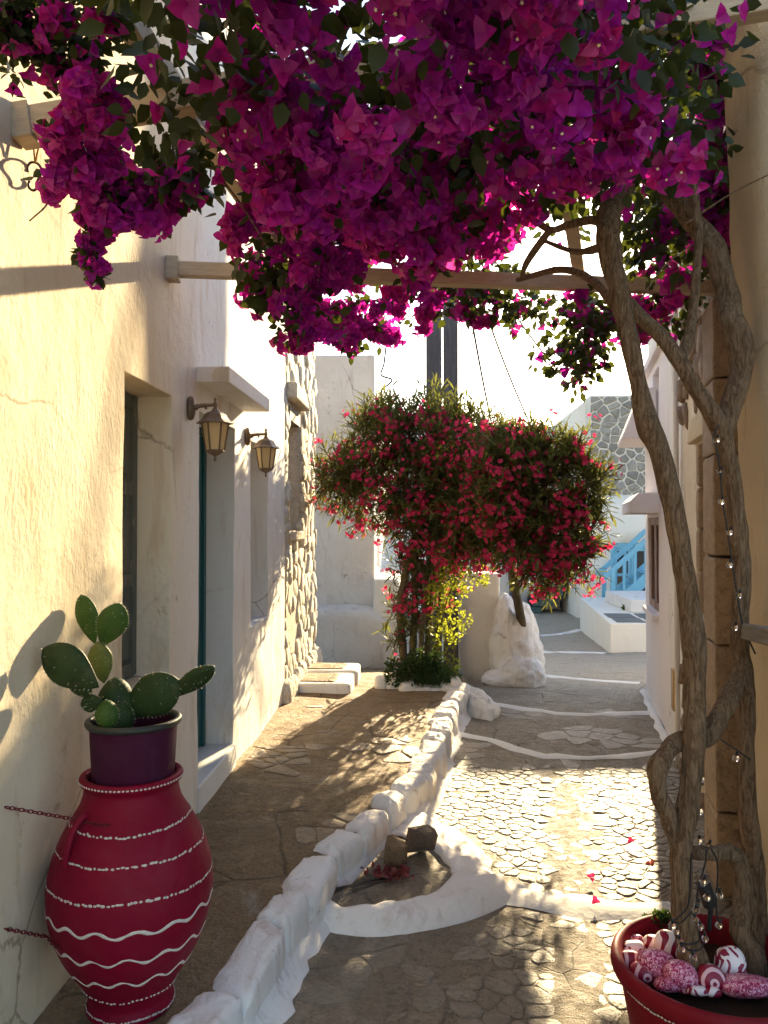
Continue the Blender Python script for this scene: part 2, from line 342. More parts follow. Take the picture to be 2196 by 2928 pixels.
M['dark_leaf'] = leaf_mat('dark_groundcover_leaf', [(.015,.04,.012), (.025,.055,.015), (.03,.07,.02)], (.15,.22,.03), .3)
def bark(name, c0, c1):
    t = NT(name); p = t.pos((26, 26, 5)); n = t.noise(p, 2.6, 9, .75, 1.6); n2 = t.noise(t.pos(), 5, 5)
    col = t.mix(t.ramp(n, [(.42, 0), (.58, 1)]), c0, c1); col = t.mix(t.math('MULTIPLY', n2, .35), col, tuple(x*.5 for x in c0))
    return t.done(t.pbr(col, .85, t.bump(n, 1.0, .03), .2))
M['bark'] = bark('vine_bark', (.17,.098,.05), (.44,.29,.17))
M['bark_grey'] = bark('oleander_bark', (.15,.11,.06), (.26,.20,.12))
def glassy(name, c, rough=.05, tr=.9):
    t = NT(name); return t.done(t.pbr(c, rough, None, .5, 0, **{'Transmission Weight': tr, 'IOR': 1.3}))
M['bulb_glass'] = glassy('clear_bulb_glass', (1, 1, 1), .02, 1.0)
def frosted():
    t = NT('frosted_lantern_glass'); b = t.pbr((.78,.66,.45), .4, None, .4); tr = t.n('ShaderNodeBsdfTranslucent'); tr.inputs[0].default_value = (1.0,.90,.66,1)
    mx = t.n('ShaderNodeMixShader'); mx.inputs[0].default_value = .6; t.t.links.new(b, mx.inputs[1]); t.t.links.new(tr.outputs[0], mx.inputs[2]); return t.done(mx.outputs[0])
M['frosted'] = frosted()
M['bulb_white'] = simple('white_lamp_bulb', (.8,.8,.76), .4)
def cactus_mat(name, c0, c1):
    t = NT(name); p = t.pos(); n = t.noise(p, 14, 4); v = t.voro(p, 60)
    col = t.mix(t.ramp(n, [(.35, 0), (.65, 1)]), c0, c1); col = t.mix(t.ramp(v, [(.10, .6), (.17, 0)]), col, (.10,.11,.04)); col = t.mix(t.math('MULTIPLY', t.ramp(t.noise(p, 9, 6, .75), [(.56, 0), (.70, 1)]), .5), col, (.09,.075,.035))
    return t.done(t.pbr(col, .6, t.bump(t.math('ADD', v, t.math('MULTIPLY', t.noise(p, 30, 5), .8)), -.4, .008), .2, 0))
M['cactus_a'] = cactus_mat('green_cactus_skin', (.035,.075,.012), (.06,.11,.018))
M['cactus_b'] = cactus_mat('dark_cactus_skin', (.016,.032,.009), (.026,.05,.014))
M['cactus_c'] = cactus_mat('yellowish_cactus_skin', (.11,.125,.025), (.15,.165,.035))
M['spine'] = simple('pale_spine', (.45,.42,.28), .6)
def pebble(name, kind):
    t = NT(name); tc = t.n('ShaderNodeTexCoord'); o = tc.outputs['Object']; red = (.22,.006,.03); white = (.78,.70,.68); pink = (.55,.11,.22)
    if kind in ('rings', 'bands'):
        w = t.n('ShaderNodeTexWave'); w.wave_type = 'RINGS' if kind == 'rings' else 'BANDS'; w.inputs['Scale'].default_value = 17 if kind == 'rings' else 12; w.inputs['Distortion'].default_value = 1.2
        if kind == 'rings': w.rings_direction = 'Y'
        t.put(w.inputs['Vector'], o); f = t.ramp(w.outputs['Fac'], [(.70, 0), (.78, 1)]); col = t.mix(f, red, (.68,.42,.45))
    elif kind == 'patch':
        v = t.voro(o, 75, 'DISTANCE_TO_EDGE'); f = t.ramp(t.noise(o, 75, 1, .4, 2.5), [(.50, 0), (.53, 1)]); col = t.mix(f, (.27,.008,.05), (.70,.36,.44)); col = t.mix(t.ramp(v, [(.03, 1), (.06, 0)]), col, pink)
    elif kind == 'wave':
        w = t.n('ShaderNodeTexWave'); w.inputs['Scale'].default_value = 8; w.inputs['Distortion'].default_value = 9; w.inputs['Detail Scale'].default_value = 1.2; t.put(w.inputs['Vector'], o)
        col = t.mix(t.ramp(w.outputs['Fac'], [(.58, 0), (.62, 1)]), white, red)
    else:
        f = t.ramp(t.noise(o, 22, 1, .3, 2.0), [(.49, 0), (.51, 1)]); col = t.mix(f, white, (.25,.008,.04))
    return t.done(t.pbr(col, .4, None, .4))
for k in ('rings', 'bands', 'patch', 'wave', 'blot'): M['peb_'+k] = pebble('painted_pebble_'+k, k)
# ================================================================== the setting
def interp(tab, x):
    return float(np.interp(x, [a for a, b in tab], [b for a, b in tab]))
ZR = [(-9, 0), (5.30, 0), (5.42, -.012), (6.6, -.015), (6.75, -.03), (7.85, -.035), (8.05, -.06), (12.1, -.36), (12.3, -.4), (16, -.6), (19, -.66), (40, -.7)]
KF = [(-2.5, -1.32), (1.2, -.80), (1.9, -.66), (2.53, -.497), (3.0, -.437), (3.35, -.375), (3.7, -.24), (4.385, .015), (4.9, .113), (5.29, .15), (5.96, .222), (6.68, .347), (7.2, .44)]
def zr(y): return interp(ZR, y)
def kx(y): return interp(KF, y)
def rwx(y): return .726+.185*y                # foot of the house fronts on the right
def nz(x, y, s, a): return a*noise.noise(Vector((x*s, y*s, 3.7)))
def zalley(x, y): return zr(y)+nz(x, y, 1.3, .014)+nz(x, y, 5, .006)+.02*max(0, (abs(x-.6)-.5))
ZL = [(-9, .17), (6.7, .17), (7.6, .13), (9.3, -.12), (10.5, -.24)]
def zwalk(x, y): return interp(ZL, y)+nz(x, y, 1.1, .018)+nz(x, y, 4.2, .010)
def onalley(px, py, f=zr):
    y = 4.0
    for _ in range(30): p = atZ(px, py, f(y)); y = .5*y+.5*p.y
    return p

mb = MB(); mb.add([(-1500, -1500, -1.0), (1500, -1500, -1.0), (1500, 1500, -1.0), (-1500, 1500, -1.0)], [(0, 1, 2, 3)])
mb.build('ground', M['earth'], kind='structure', label='dry earth ground spreading beyond the lane', loc=(0, 0, -1))

def sheet(ys, xl, xr, nx, zf):
    V = []; ny = len(ys)
    for y in ys:
        a, b = xl(y), xr(y)
        for i in range(nx+1):
            x = a+(b-a)*i/nx; V.append((x, y, zf(x, y)))
    Fc = [(j*(nx+1)+i, j*(nx+1)+i+1, (j+1)*(nx+1)+i+1, (j+1)*(nx+1)+i) for j in range(ny-1) for i in range(nx)]
    m = MB(); m.add(V, Fc); return m
ys = list(np.arange(-2, 9.2, .055))+list(np.arange(9.2, 24, .2))
lane = sheet(ys, lambda y: interp([(0, kx(0)-.1), (7, -.6), (9.2, -.8), (9.8, -3)], y) if y > 1 else kx(y)-.12, lambda y: interp([(-2, 3.0), (1.6, 2.2), (2.4, rwx(2.4)+.15), (7.9, rwx(7.9)+.1), (8.4, 7), (24, 9)], y), 56, zalley)
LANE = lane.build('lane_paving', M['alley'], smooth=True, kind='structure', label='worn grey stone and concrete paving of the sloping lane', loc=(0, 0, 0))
walk = sheet(list(np.arange(-2, 10.4, .05)), lambda y: -1.3 if y < 8.2 else -1.3-(y-8.2)*.9, lambda y: kx(y)-.06 if y < 6.9 else interp([(6.9, .35), (7.6, .42), (10.4, .3)], y), 36, zwalk)
WALK = walk.build('walkway_paving', M['walkway'], smooth=True, kind='structure', label='brown uneven raised walkway beside the cream house', loc=(0, 0, 0))

# ---------------------------------------------------------------- cells of stone
def clip(poly, m, n):
    out = []; L = len(poly)
    for i in range(L):
        a, b = poly[i], poly[(i+1) % L]
        da = (a[0]-m[0])*n[0]+(a[1]-m[1])*n[1]; db = (b[0]-m[0])*n[0]+(b[1]-m[1])*n[1]
        if da <= 0: out.append(a)
        if da*db < 0: t = da/(da-db); out.append((a[0]+(b[0]-a[0])*t, a[1]+(b[1]-a[1])*t))
    return out
def voronoi(Sd, lo, hi, k=16):
    Sd = np.asarray(Sd); cells = []
    for i, s in enumerate(Sd):
        d = ((Sd-s)**2).sum(1); d[i] = 1e9; idx = np.argpartition(d, min(k, len(d)-1))[:k]; idx = idx[np.argsort(d[idx])]
        poly = [(lo[0], lo[1]), (hi[0], lo[1]), (hi[0], hi[1]), (lo[0], hi[1])]
        for j in idx:
            o = Sd[j]; poly = clip(poly, ((s[0]+o[0])/2, (s[1]+o[1])/2), (o[0]-s[0], o[1]-s[1]))
            if len(poly) < 3: break
        cells.append(poly)
    return cells
def chaikin(p, n=1, k=.22):
    for _ in range(n):
        q = []
        for i in range(len(p)):
            a, b = p[i], p[(i+1) % len(p)]
            q += [(a[0]*(1-k)+b[0]*k, a[1]*(1-k)+b[1]*k), (a[0]*k+b[0]*(1-k), a[1]*k+b[1]*(1-k))]
        p = q
    return p
def stone_geo(poly, mapf, joint, h, sink, top=.84, rk=.2):
    c = (sum(p[0] for p in poly)/len(poly), sum(p[1] for p in poly)/len(poly))
    r = sum(math.hypot(p[0]-c[0], p[1]-c[1]) for p in poly)/len(poly); k = max(.3, 1-joint/r)
    poly = chaikin([(c[0]+(p[0]-c[0])*k, c[1]+(p[1]-c[1])*k) for p in poly], 1, rk); poly = [(a+r*.16*noise.noise(Vector((a*2.2/r, b*2.2/r, 1))), b+r*.16*noise.noise(Vector((a*2.2/r, b*2.2/r, 9)))) for a, b in poly]; n = len(poly)
    tx, ty = random.uniform(-.3, .3)*h/r, random.uniform(-.3, .3)*h/r
    V = [mapf(a, b, -sink) for a, b in poly]
    for kk, hh in ((1.0, .45), (top, .95)):
        V += [mapf(c[0]+(a-c[0])*kk, c[1]+(b-c[1])*kk, h*hh*random.uniform(.85, 1.1)+tx*(a-c[0])+ty*(b-c[1])) for a, b in poly]
    V.append(mapf(c[0], c[1], h*1.05))
    Fc = [(l*n+i, l*n+(i+1) % n, (l+1)*n+(i+1) % n, (l+1)*n+i) for l in (0, 1) for i in range(n)]+[(2*n+i, 2*n+(i+1) % n, 3*n) for i in range(n)]
    return V, Fc
def lay_stones(cells, mapf, parent, m, name, rest, joint=.012, h=(.01, .02), sink=.02, nmax=300, keep=None, rmax=.3, rk=.2):
    todo = []
    for poly in cells:
        if len(poly) < 3: continue
        c = (sum(p[0] for p in poly)/len(poly), sum(p[1] for p in poly)/len(poly))
        r = sum(math.hypot(p[0]-c[0], p[1]-c[1]) for p in poly)/len(poly)
        hh = keep(c[0], c[1]) if keep else 1.0
        if not hh or r < joint*1.3 or r > rmax: continue
        w = mapf(c[0], c[1], 0); s = seen(w); size = r/max(.3, depth_of(w)) if s else 0
        todo.append((size, poly, hh))
    todo.sort(key=lambda t: -t[0]); tail = MB(); nt = 0
    for i, (size, poly, hh) in enumerate(todo):
        V, Fc = stone_geo(poly, mapf, joint, random.uniform(*h)*hh, sink, .84, rk)
        if i < nmax and size > 0:
            b = MB(); b.add(V, Fc); b.build(name, m, parent, smooth=True)
        else: tail.add(V, Fc); nt += 1
    if nt: tail.build(rest, m, parent, smooth=True, kind='stuff')

# cobbles of the lane
def basin_out(x, y):
    return any(((x-cx)/rx)**2+((y-cy)/ry)**2 < 1 for cx, cy, rx, ry in ((-.02, 3.42, .50, .36), (.05, 3.75, .32, .45)))
LANE_STRIP = [(2.0, .28, .68), (2.6, .32, .72), (3.2, .42, .80), (4.0, .58, .88), (4.8, .72, 1.0), (5.3, .75, 1.05)]
def strip(y): return (interp([(a, b) for a, b, c in LANE_STRIP], y), interp([(a, c) for a, b, c in LANE_STRIP], y))
def cobble_keep(x, y):
    if x < kx(y)+.05 or x > rwx(y)-.02 or basin_out(x, y): return 0
    a, b = strip(y); w = .05*noise.noise(Vector((x*6, y*6, 1)))
    if y > 5.25:
        return .55 if noise.noise(Vector((x*1.7, y*1.7, 8))) > .12 else 0
    if a-w < x < b+w: return .8 if random.random() < .6 else 0
    if 3.24+.03*x < y < 3.42+.03*x: return 0
    if y < 3.25 and x < a-.24: return .45 if random.random() < .4 else 0
    if random.random() < .08: return 0
    return 1.0
seeds = []; y = 1.9
while y < 8.3:
    row = .046 if 3.3 < y < 5.3 else (.062 if y < 5.3 else .13)
    x = kx(y)-.1
    while x < rwx(y)+.1:
        a, b = strip(y)
        big = 1.0
        if y < 3.3 and x < a-.22: big = 2.1
        elif y < 3.3: big = 1.25
        sz = row*(1.9 if y > 3.3 else 1.35)*big
        if big > 2 and random.random() < .45: x += sz*.5; continue
        seeds.append((x+random.uniform(-.35, .35)*sz, y+random.uniform(-.4, .4)*row)); x += sz*random.uniform(.8, 1.3)
    y += row
cells = voronoi(seeds, (-1.2, 1.7), (2.6, 8.5))
lay_stones(cells, lambda a, b, h: Vector((a, b, zalley(a, b)+h)), LANE, M['cobble'], 'cobblestone', 'small_cobbles', .0035, (.002, .006), .03, 300, cobble_keep, .135)
# flags showing in the walkway
def flag_keep(x, y):
    if x > kx(y)-.16 or x < -1.05: return 0
    return 1 if noise.noise(Vector((x*1.6, y*1.3, 2.2))) > .24 else 0
seeds = [(random.uniform(-1.2, .4), random.uniform(1.9, 7.0)) for _ in range(330)]
lay_stones(voronoi(seeds, (-1.2, 1.8), (.5, 7.1)), lambda a, b, h: Vector((a, b, zwalk(a, b)+h)), WALK, M['flag'], 'flagstone', 'small_flags', .010, (.003, .008), .02, 120, flag_keep, .17)
# sanded strip down the middle
rib = MB(); V = []; Fc = []; yy = list(np.arange(1.9, 4.95, .04)); nx = 8
for y in yy:
    a, b = strip(y)
    for i in range(nx+1):
        e = .09*noise.noise(Vector((i*3.3, y*4, 4)))+.05*noise.noise(Vector((i*3.3, y*15, 4))) if i in (0, nx) else 0
        x = a+(b-a)*i/nx+e; V.append((x, y, zalley(x, y)-.003+.007*math.sin(math.pi*i/nx)))
Fc = [(j*(nx+1)+i, j*(nx+1)+i+1, (j+1)*(nx+1)+i+1, (j+1)*(nx+1)+i) for j in range(len(yy)-1) for i in range(nx)]
rib.add(V, Fc); rib.build('gritty_strip', M['lane_grit'], LANE, smooth=True)

# painted step edges
def ribbon(pts, w, zf, dz=.012, wob=.7):
    P = []; 
    for a, b in zip(pts[:-1], pts[1:]):
        n = max(2, int((Vector(b)-Vector(a)).length/.05))
        P += [Vector(a).lerp(Vector(b), i/n) for i in range(n)]
    P.append(Vector(pts[-1])); m = MB(); V = []
    for i, p in enumerate(P):
        t = (P[min(i+1, len(P)-1)]-P[max(i-1, 0)]); t.z = 0; t.normalize(); n = Vector((-t.y, t.x, 0))
        for k in (-1, -.5, 0, .5, 1):
            q = p+n*(k*w/2*(1+wob*noise.noise(Vector((p.x*5, p.y*5, k*3))))) ; V.append((q.x, q.y, zf(q.x, q.y)+dz*(1-k*k*.85)))
    m.add(V, [(i*5+k, i*5+k+1, (i+1)*5+k+1, (i+1)*5+k) for i in range(len(P)-1) for k in range(4)]); return m
STR = [([(1440,2556),(1560,2580),(1640,2592),(1720,2600),(1800,2605),(1930,2612)], .16), ([(1296,2096),(1400,2116),(1477,2140),(1558,2164),(1592,2163),(1688,2172),(1784,2169),(1889,2157)], .085),
       ([(1335,1985),(1400,2010),(1496,2025),(1592,2044),(1688,2049),(1868,2044)], .09), ([(1545,1933),(1640,1946),(1832,1959)], .10), ([(1528,1864),(1611,1871),(1716,1873),(1738,1876)], .12), ([(1539,1822),(1596,1820),(1656,1808)], .16)]
for pts, w in STR:
    ribbon([onalley(*p) for p in pts], w*1.25, zalley, .014 if w < .12 else .02).build('painted_step_edge', M['step_white'], LANE, smooth=True)
ribbon([(rwx(y)-.03, y, 0) for y in np.arange(5.4, 7.9, .2)], .07, zalley, .02).build('painted_wall_foot', M['step_white'], LANE, smooth=True)

# ---------------------------------------------------------------- kerb of whitewashed stones
def superq(mb, c, ax, ay, az, hx, hy, hz, e=.4, seg=18, rings=10, amp=.06, freq=5, sd=0, fine=0):
    c = Vector(c); ax, ay, az = Vector(ax), Vector(ay), Vector(az); V = []
    sg = lambda v, p: math.copysign(abs(v)**p, v)
    for i in range(rings+1):
        th = -math.pi/2+math.pi*i/rings
        for k in range(seg):
            a = 2*math.pi*k/seg+.1
            d = Vector((sg(math.cos(th), e)*sg(math.cos(a), e), sg(math.cos(th), e)*sg(math.sin(a), e), sg(math.sin(th), e)))
            nn = 1+amp*noise.noise(d*1.3+Vector((sd*7.1, sd, 0)))+amp*.6*noise.noise(d*3.1*freq/5+Vector((sd, 0, sd*3)))
            q = c+ax*(d.x*hx*nn)+ay*(d.y*hy*nn)+az*(d.z*hz*nn)
            if fine: q = q+(q-c).normalized()*(fine*noise.noise(q*9)+fine*.6*noise.noise(q*24)+fine*.35*noise.noise(q*55))
            V.append(q)
    mb.add(V, [(i*seg+k, i*seg+(k+1) % seg, (i+1)*seg+(k+1) % seg, (i+1)*seg+k) for i in range(rings) for k in range(seg)])
kerb = thing('kerb_wall', 'low whitewashed stone kerb running between walkway and lane', 'kerb', (-.1, 4.2, 0))
y = 1.15; i = 0
lens = [.42, .46, .40, .30, .52, .30, .46, .34, .40, .30, .38, .26, .34, .40, .30, .36, .30, .4]
while y < 6.75:
    L = lens[i % len(lens)]*(.80 if y < 4.4 else .72); a, b = Vector((kx(y), y, 0)), Vector((kx(y+L), y+L, 0)); t = (b-a).normalized(); n = Vector((t.y, -t.x, 0))
    w = random.uniform(.135, .17); top = random.uniform(.185, .22); lo = -.06
    mbk = MB(); c = (a+b)/2-n*(w/2-.005+random.uniform(-.012, .02)); c.z = (top+lo)/2
    rot = Matrix.Rotation(random.uniform(-.1, .1), 3, 'Z')@Matrix.Rotation(random.uniform(-.1, .1), 3, 'X')
    superq(mbk, c, rot@t, rot@n, rot@Vector((0, 0, 1)), L*.535, w/2+.005, (top-lo)/2, random.uniform(.36, .52), 48, 28, .08, 6, i*1.7, .013)
    mbk.build('stone', M['kerb_white'], kerb, smooth=True); y += L*.97; i += 1
sk = MB(); V = []; yy = list(np.arange(1.2, 6.9, .06))
for y in yy:
    t = Vector((kx(y+.05)-kx(y-.05), .1, 0)).normalized(); n = Vector((t.y, -t.x, 0)); w = .06*(1+.6*noise.noise(Vector((0, y*3, 0)))+.5*noise.noise(Vector((0, y*13, 5))))
    for k, (o, h) in enumerate(((-.05, .10), (0.0, .055), (.3, .028), (.7, .014), (1.0, -.006))):
        p = Vector((kx(y), y, 0))+n*(o*w if k else -.05); V.append((p.x, p.y, zalley(p.x, p.y)+h))
sk.add(V, [(i*5+k, i*5+k+1, (i+1)*5+k+1, (i+1)*5+k) for i in range(len(yy)-1) for k in range(4)]); sk.build('plaster_skirt', M['kerb_white'], kerb, smooth=True)

# the whitewashed basin built against the kerb
OUT = [(1150,2300),(1185,2318),(1251,2350),(1322,2388),(1372,2440),(1414,2470),(1455,2530),(1480,2566),(1414,2605),(1305,2643),(1197,2670),(1088,2683),(985,2680),(915,2668),(850,2640)]
INN = [(1105,2385),(1130,2378),(1160,2385),(1215,2412),(1255,2440),(1284,2465),(1291,2485),(1289,2502),(1251,2540),(1170,2567),(1088,2584),(1030,2596),(1000,2592),(965,2575),(900,2545)]
bo = [atZ(*p, .0) for p in OUT]; bi = [atZ(*p, .075) for p in INN]
def dens(P, n=6):
    Q = []
    for i in range(len(P)-1):
        p0, p1, p2, p3 = P[max(i-1, 0)], P[i], P[i+1], P[min(i+2, len(P)-1)]
        for k in range(n):
            t = k/n; Q.append(.5*((2*p1)+(p2-p0)*t+(2*p0-5*p1+4*p2-p3)*t*t+(3*p1-p0-3*p2+p3)*t**3))
    return Q+[P[-1]]
bo, bi = dens(bo), dens(bi); V = []; prof = [(-.06, -.03), (.0, .004), (.10, .018), (.24, .042), (.40, .062), (.60, .072), (.82, .078), (.95, .076), (1.0, .068), (1.02, .03)]
for i, (a, b) in enumerate(zip(bo, bi)):
    for (s_, h) in prof:
        p = a.lerp(b, s_); g = .02*noise.noise(Vector((p.x*5, p.y*5, s_)))+.012*noise.noise(Vector((p.x*14, p.y*14, 0)))
        V.append((p.x+g, p.y+g, h+g*(1.0 if 0 < s_ < 1 else .3)))
n = len(prof); bs = MB(); bs.add(V, [(i*n+k, i*n+k+1, (i+1)*n+k+1, (i+1)*n+k) for i in range(len(bo)-1) for k in range(n-1)])
basin = thing('basin', 'whitewashed rounded basin rim built against the kerb in the lane', 'basin', (.05, 3.5, 0))
bs.build('rim', M['kerb_white'], basin, smooth=True)
cen = Vector((sum(p.x for p in bi)/len(bi), sum(p.y for p in bi)/len(bi), 0)); fl = MB(); V = [(cen.x, cen.y, .062)]
ring = [p for p in bi]+[Vector((-.35, 3.25, 0)), Vector((-.2, 3.7, 0)), Vector((-.05, 4.1, 0))]
for kk in (.35, .7, 1.03):
    V += [(cen.x+(p.x-cen.x)*kk, cen.y+(p.y-cen.y)*kk, .06+.012*noise.noise(Vector((p.x*7, p.y*7, kk)))) for p in ring]
n = len(ring); fl.add(V, [(0, 1+i, 1+(i+1) % n) for i in range(n)]+[(1+l*n+i, 1+(l+1)*n+i, 1+(l+1)*n+(i+1) % n, 1+l*n+(i+1) % n) for l in (0, 1) for i in range(n)])
fl.build('floor_fill', M['alley'], basin, smooth=True)

# ---------------------------------------------------------------- walls with openings
def panel_wall(mb, org, ud, vd, nd, U, Vv, openings=(), depth=.17, step=.12, amp=.006, top=None):
    org, ud, vd, nd = Vector(org), Vector(ud), Vector(vd), Vector(nd)
    def lines(lo, hi, marks):
        L = set(round(m, 4) for m in marks) | {round(lo, 4), round(hi, 4)}
        n = max(1, round((hi-lo)/step))
        for i in range(n+1):
            x = lo+(hi-lo)*i/n
            if all(abs(x-m) > step*.35 for m in L if m in marks or True) or i in (0, n): L.add(round(x, 4))
        return sorted(L)
    us = lines(U[0], U[1], [x for o in openings for x in o[:2]]); vs = lines(Vv[0], Vv[1], [x for o in openings for x in o[2:4]])
    idx = {}; V = []
    def vert(i, j):
        if (i, j) not in idx:
            p = org+ud*us[i]+vd*vs[j]; d = amp*noise.noise(p*1.6)+amp*.6*noise.noise(p*5.3); idx[(i, j)] = len(V); V.append(p+nd*d)
        return idx[(i, j)]
    inside = lambda i, j: any(o[0]-1e-3 <= (us[i]+us[i+1])/2 <= o[1]+1e-3 and o[2]-1e-3 <= (vs[j]+vs[j+1])/2 <= o[3]+1e-3 for o in openings)
    Fc = []; inn = {}
    def inv(i, j):
        if (i, j) not in inn: inn[(i, j)] = len(V); V.append(org+ud*us[i]+vd*vs[j]-nd*depth)
        return inn[(i, j)]
    nu, nv = len(us)-1, len(vs)-1
    hole = [[inside(i, j) for j in range(nv)] for i in range(nu)]
    for i in range(nu):
        for j in range(nv):
            if hole[i][j]: continue
            Fc.append((vert(i, j), vert(i+1, j), vert(i+1, j+1), vert(i, j+1)))
            for (di, dj, a, b) in ((-1, 0, (i, j+1), (i, j)), (1, 0, (i+1, j), (i+1, j+1)), (0, -1, (i, j), (i+1, j)), (0, 1, (i+1, j+1), (i, j+1))):
                ii, jj = i+di, j+dj
                if ii < 0 or jj < 0 or ii >= nu or jj >= nv or hole[ii][jj]:
                    Fc.append((vert(*b), vert(*a), inv(*a), inv(*b)))
    mb.add(V, Fc); return mb

# ---------------------------------------------------------------- the cream house on the left
XL = -1.12
house = thing('cream_house', 'cream limewashed house front with deep window and teal door', 'house', (XL, 3.5, .1))
w1, dr, w2 = (2.89, 3.45, .93, 2.175), (3.88, 4.62, .30, 2.17), (5.07, 5.65, .94, 2.15)
mb = panel_wall(MB(), (XL, 0, 0), (0, 1, 0), (0, 0, 1), (1, 0, 0), (-2.5, 6.33), (-.1, 4.9), (w1, dr, w2), .18, .11, .008)
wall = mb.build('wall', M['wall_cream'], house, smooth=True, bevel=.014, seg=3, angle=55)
mb = MB(); mb.box((-2.2, -2.5, -.1), (XL-.182, 6.325, 4.88)); mb.build('rear_wall', M['wall_cream'], house)
# door canopy with its broken corner
mb = MB(); mb.box((XL-.05, 3.83, 2.305), (XL+.165, 4.85, 2.385)); mb.build('door_canopy', M['wall_cream'], house, smooth=True, bevel=.006, angle=30)
mb = MB(); V = [(XL+.085, 3.8275, 2.31), (XL+.163, 3.8275, 2.312), (XL+.164, 3.8275, 2.375), (XL+.13, 3.8275, 2.38), (XL+.095, 3.8275, 2.372), (XL+.075, 3.8275, 2.345)]
mb.prism(V, (0, .01, 0)); mb.build('broken_corner', M['mortar'], house, label='broken canopy corner with bare brown mortar')
mb = MB(); mb.box((XL-.17, 3.86, .10), (XL+.014, 4.64, .306)); mb.build('door_step', M['wall_white'], house, smooth=True, bevel=.012)
# door: leaves, rails, panels
xd = XL-.165
mb = MB(); mb.box((xd-.03, 3.885, .302), (xd, 3.93, 2.168)).box((xd-.03, 4.57, .302), (xd, 4.615, 2.168)).box((xd-.03, 3.93, 2.12), (xd-.002, 4.57, 2.168)); door_fr = mb.build('door_frame', M['door_teal'], house, bevel=.004)
for a, b in ((3.932, 4.248), (4.252, 4.568)):
    mb = MB(); mb.box((xd-.04, a, .305), (xd-.015, b, 2.118)); d = mb.build('door_leaf', M['door_teal'], house, bevel=.003)
    for z0, z1 in ((.40, .95), (1.03, 1.5), (1.58, 2.04)):
        mb = MB(); mb.box((xd-.015, a+.06, z0), (xd-.005, b-.06, z1)); mb.build('panel', M['door_teal'], d, bevel=.006)
mb = MB(); mb.tube([(xd-.015, 4.225, 1.28), (xd+.03, 4.225, 1.28)], .011, 8).ball((xd+.035, 4.225, 1.28), .022); mb.build('handle', M['iron'], d, smooth=True)
# old shutters in the deep window
for a, b in ((2.895, 3.168), (3.172, 3.445)):
    xs = XL-.165; mb = MB(); mb.box((xs-.012, a+.03, .95), (xs-.004, b-.03, 2.16)); sh = mb.build('shutter', M['shutter'], house)
    for q0, q1 in (((a, .94), (a+.045, 2.172)), ((b-.045, .94), (b, 2.172))):
        mb = MB(); mb.box((xs-.015, q0[0], q0[1]), (xs+.014, q1[0], q1[1])); mb.build('stile', M['shutter'], sh, bevel=.003)
    for z in (.94, 1.33, 1.73, 2.11):
        mb = MB(); mb.box((xs-.015, a+.046, z), (xs+.011, b-.046, z+.06)); mb.build('rail', M['shutter'], sh, bevel=.003)
    for z in (1.02, 1.42, 1.82):
        mb = MB(); mb.box((xs-.004, a+.075, z), (xs+.006, b-.075, z+.25)); mb.build('panel', M['shutter'], sh, bevel=.004)
# window beyond the door
xs = XL-.165; mb = MB(); mb.box((xs-.012, 5.1, .96), (xs-.008, 5.62, 2.13)); win = mb.build('window', M['dark_glass'], house)
mb = MB()
for q in ((5.072, 5.12), (5.34, 5.38), (5.60, 5.648)): mb.box((xs-.02, q[0], .942), (xs+.01, q[1], 2.148))
for z in (.942, 1.52, 2.10): mb.box((xs-.018, 5.12, z), (xs+.008, 5.6, z+.045))
mb.build('window_frame', M['wall_white_dirty'], win)

# ---------------------------------------------------------------- rubble house further on
rub = thing('rubble_house', 'rough limewashed rubble stone house end with narrow window', 'house', (XL, 7.2, .1))
rw = (6.62, 7.2, 1.55, 2.62)
mb = panel_wall(MB(), (XL-.02, 0, 0), (0, 1, 0), (0, 0, 1), (1, 0, 0), (6.34, 8.2), (-.3, 4.25), (rw,), .2, .1, .02)
mb.build('wall', M['rubble_white'], rub, smooth=True)
mb = MB(); mb.box((-2.2, 6.34, -.3), (XL-.225, 8.195, 4.24)); mb.build('rear_wall', M['mortar'], rub)
mb = MB(); mb.box((XL-.2, 6.63, 1.55), (XL-.15, 7.19, 2.62)); wdw = mb.build('window', M['rubble_brown'], rub)
mb = MB(); mb.box((XL-.15, 6.63, 2.50), (XL-.01, 7.19, 2.615)); mb.build('lintel', M['grey_wood'], wdw)
mb = MB(); mb.box((XL-.16, 6.6, 1.47), (XL+.03, 7.22, 1.545)); mb.build('window_sill', M['mortar'], wdw, smooth=True, bevel=.01)
mb = MB(); mb.box((XL-.03, 6.5, 2.66), (XL+.07, 7.3, 2.80)); mb.build('window_hood', M['rubble_white'], rub, smooth=True, bevel=.02)
seeds = []; z = 0
while z < 4.3:
    x = 6.3+random.uniform(0, .1)
    while x < 8.25: seeds.append((x+random.uniform(-.02, .02), (z+random.uniform(-.03, .03))*1.0)); x += random.uniform(.16, .34)
    z += .13
lay_stones(voronoi(seeds, (6.34, .05), (8.2, 4.25)), lambda a, b, h: Vector((XL-.02+h+.02*noise.noise(Vector((a*2, b*2, 0))), a, b)), rub, M['rubble_white'], 'stone', 'small_stones', .005, (.006, .034), .03, 300,
           lambda a, b: 0 if (rw[0]-.07 < a < rw[1]+.07 and rw[2]-.1 < b < rw[3]+.18) else 1)
# foot of the rubble wall: lumps of plaster spreading on the walkway
ft = MB()
for i in range(16):
    y = 6.37+i*.118; superq(ft, (XL, y, .17+.03*random.random()), (1, 0, 0), (0, 1, 0), (0, 0, 1), .07, .14, .13+.05*random.random(), .8, 24, 14, .12, 5, i, .02)
ft.build('plaster_foot', M['rubble_white'], rub, smooth=True)

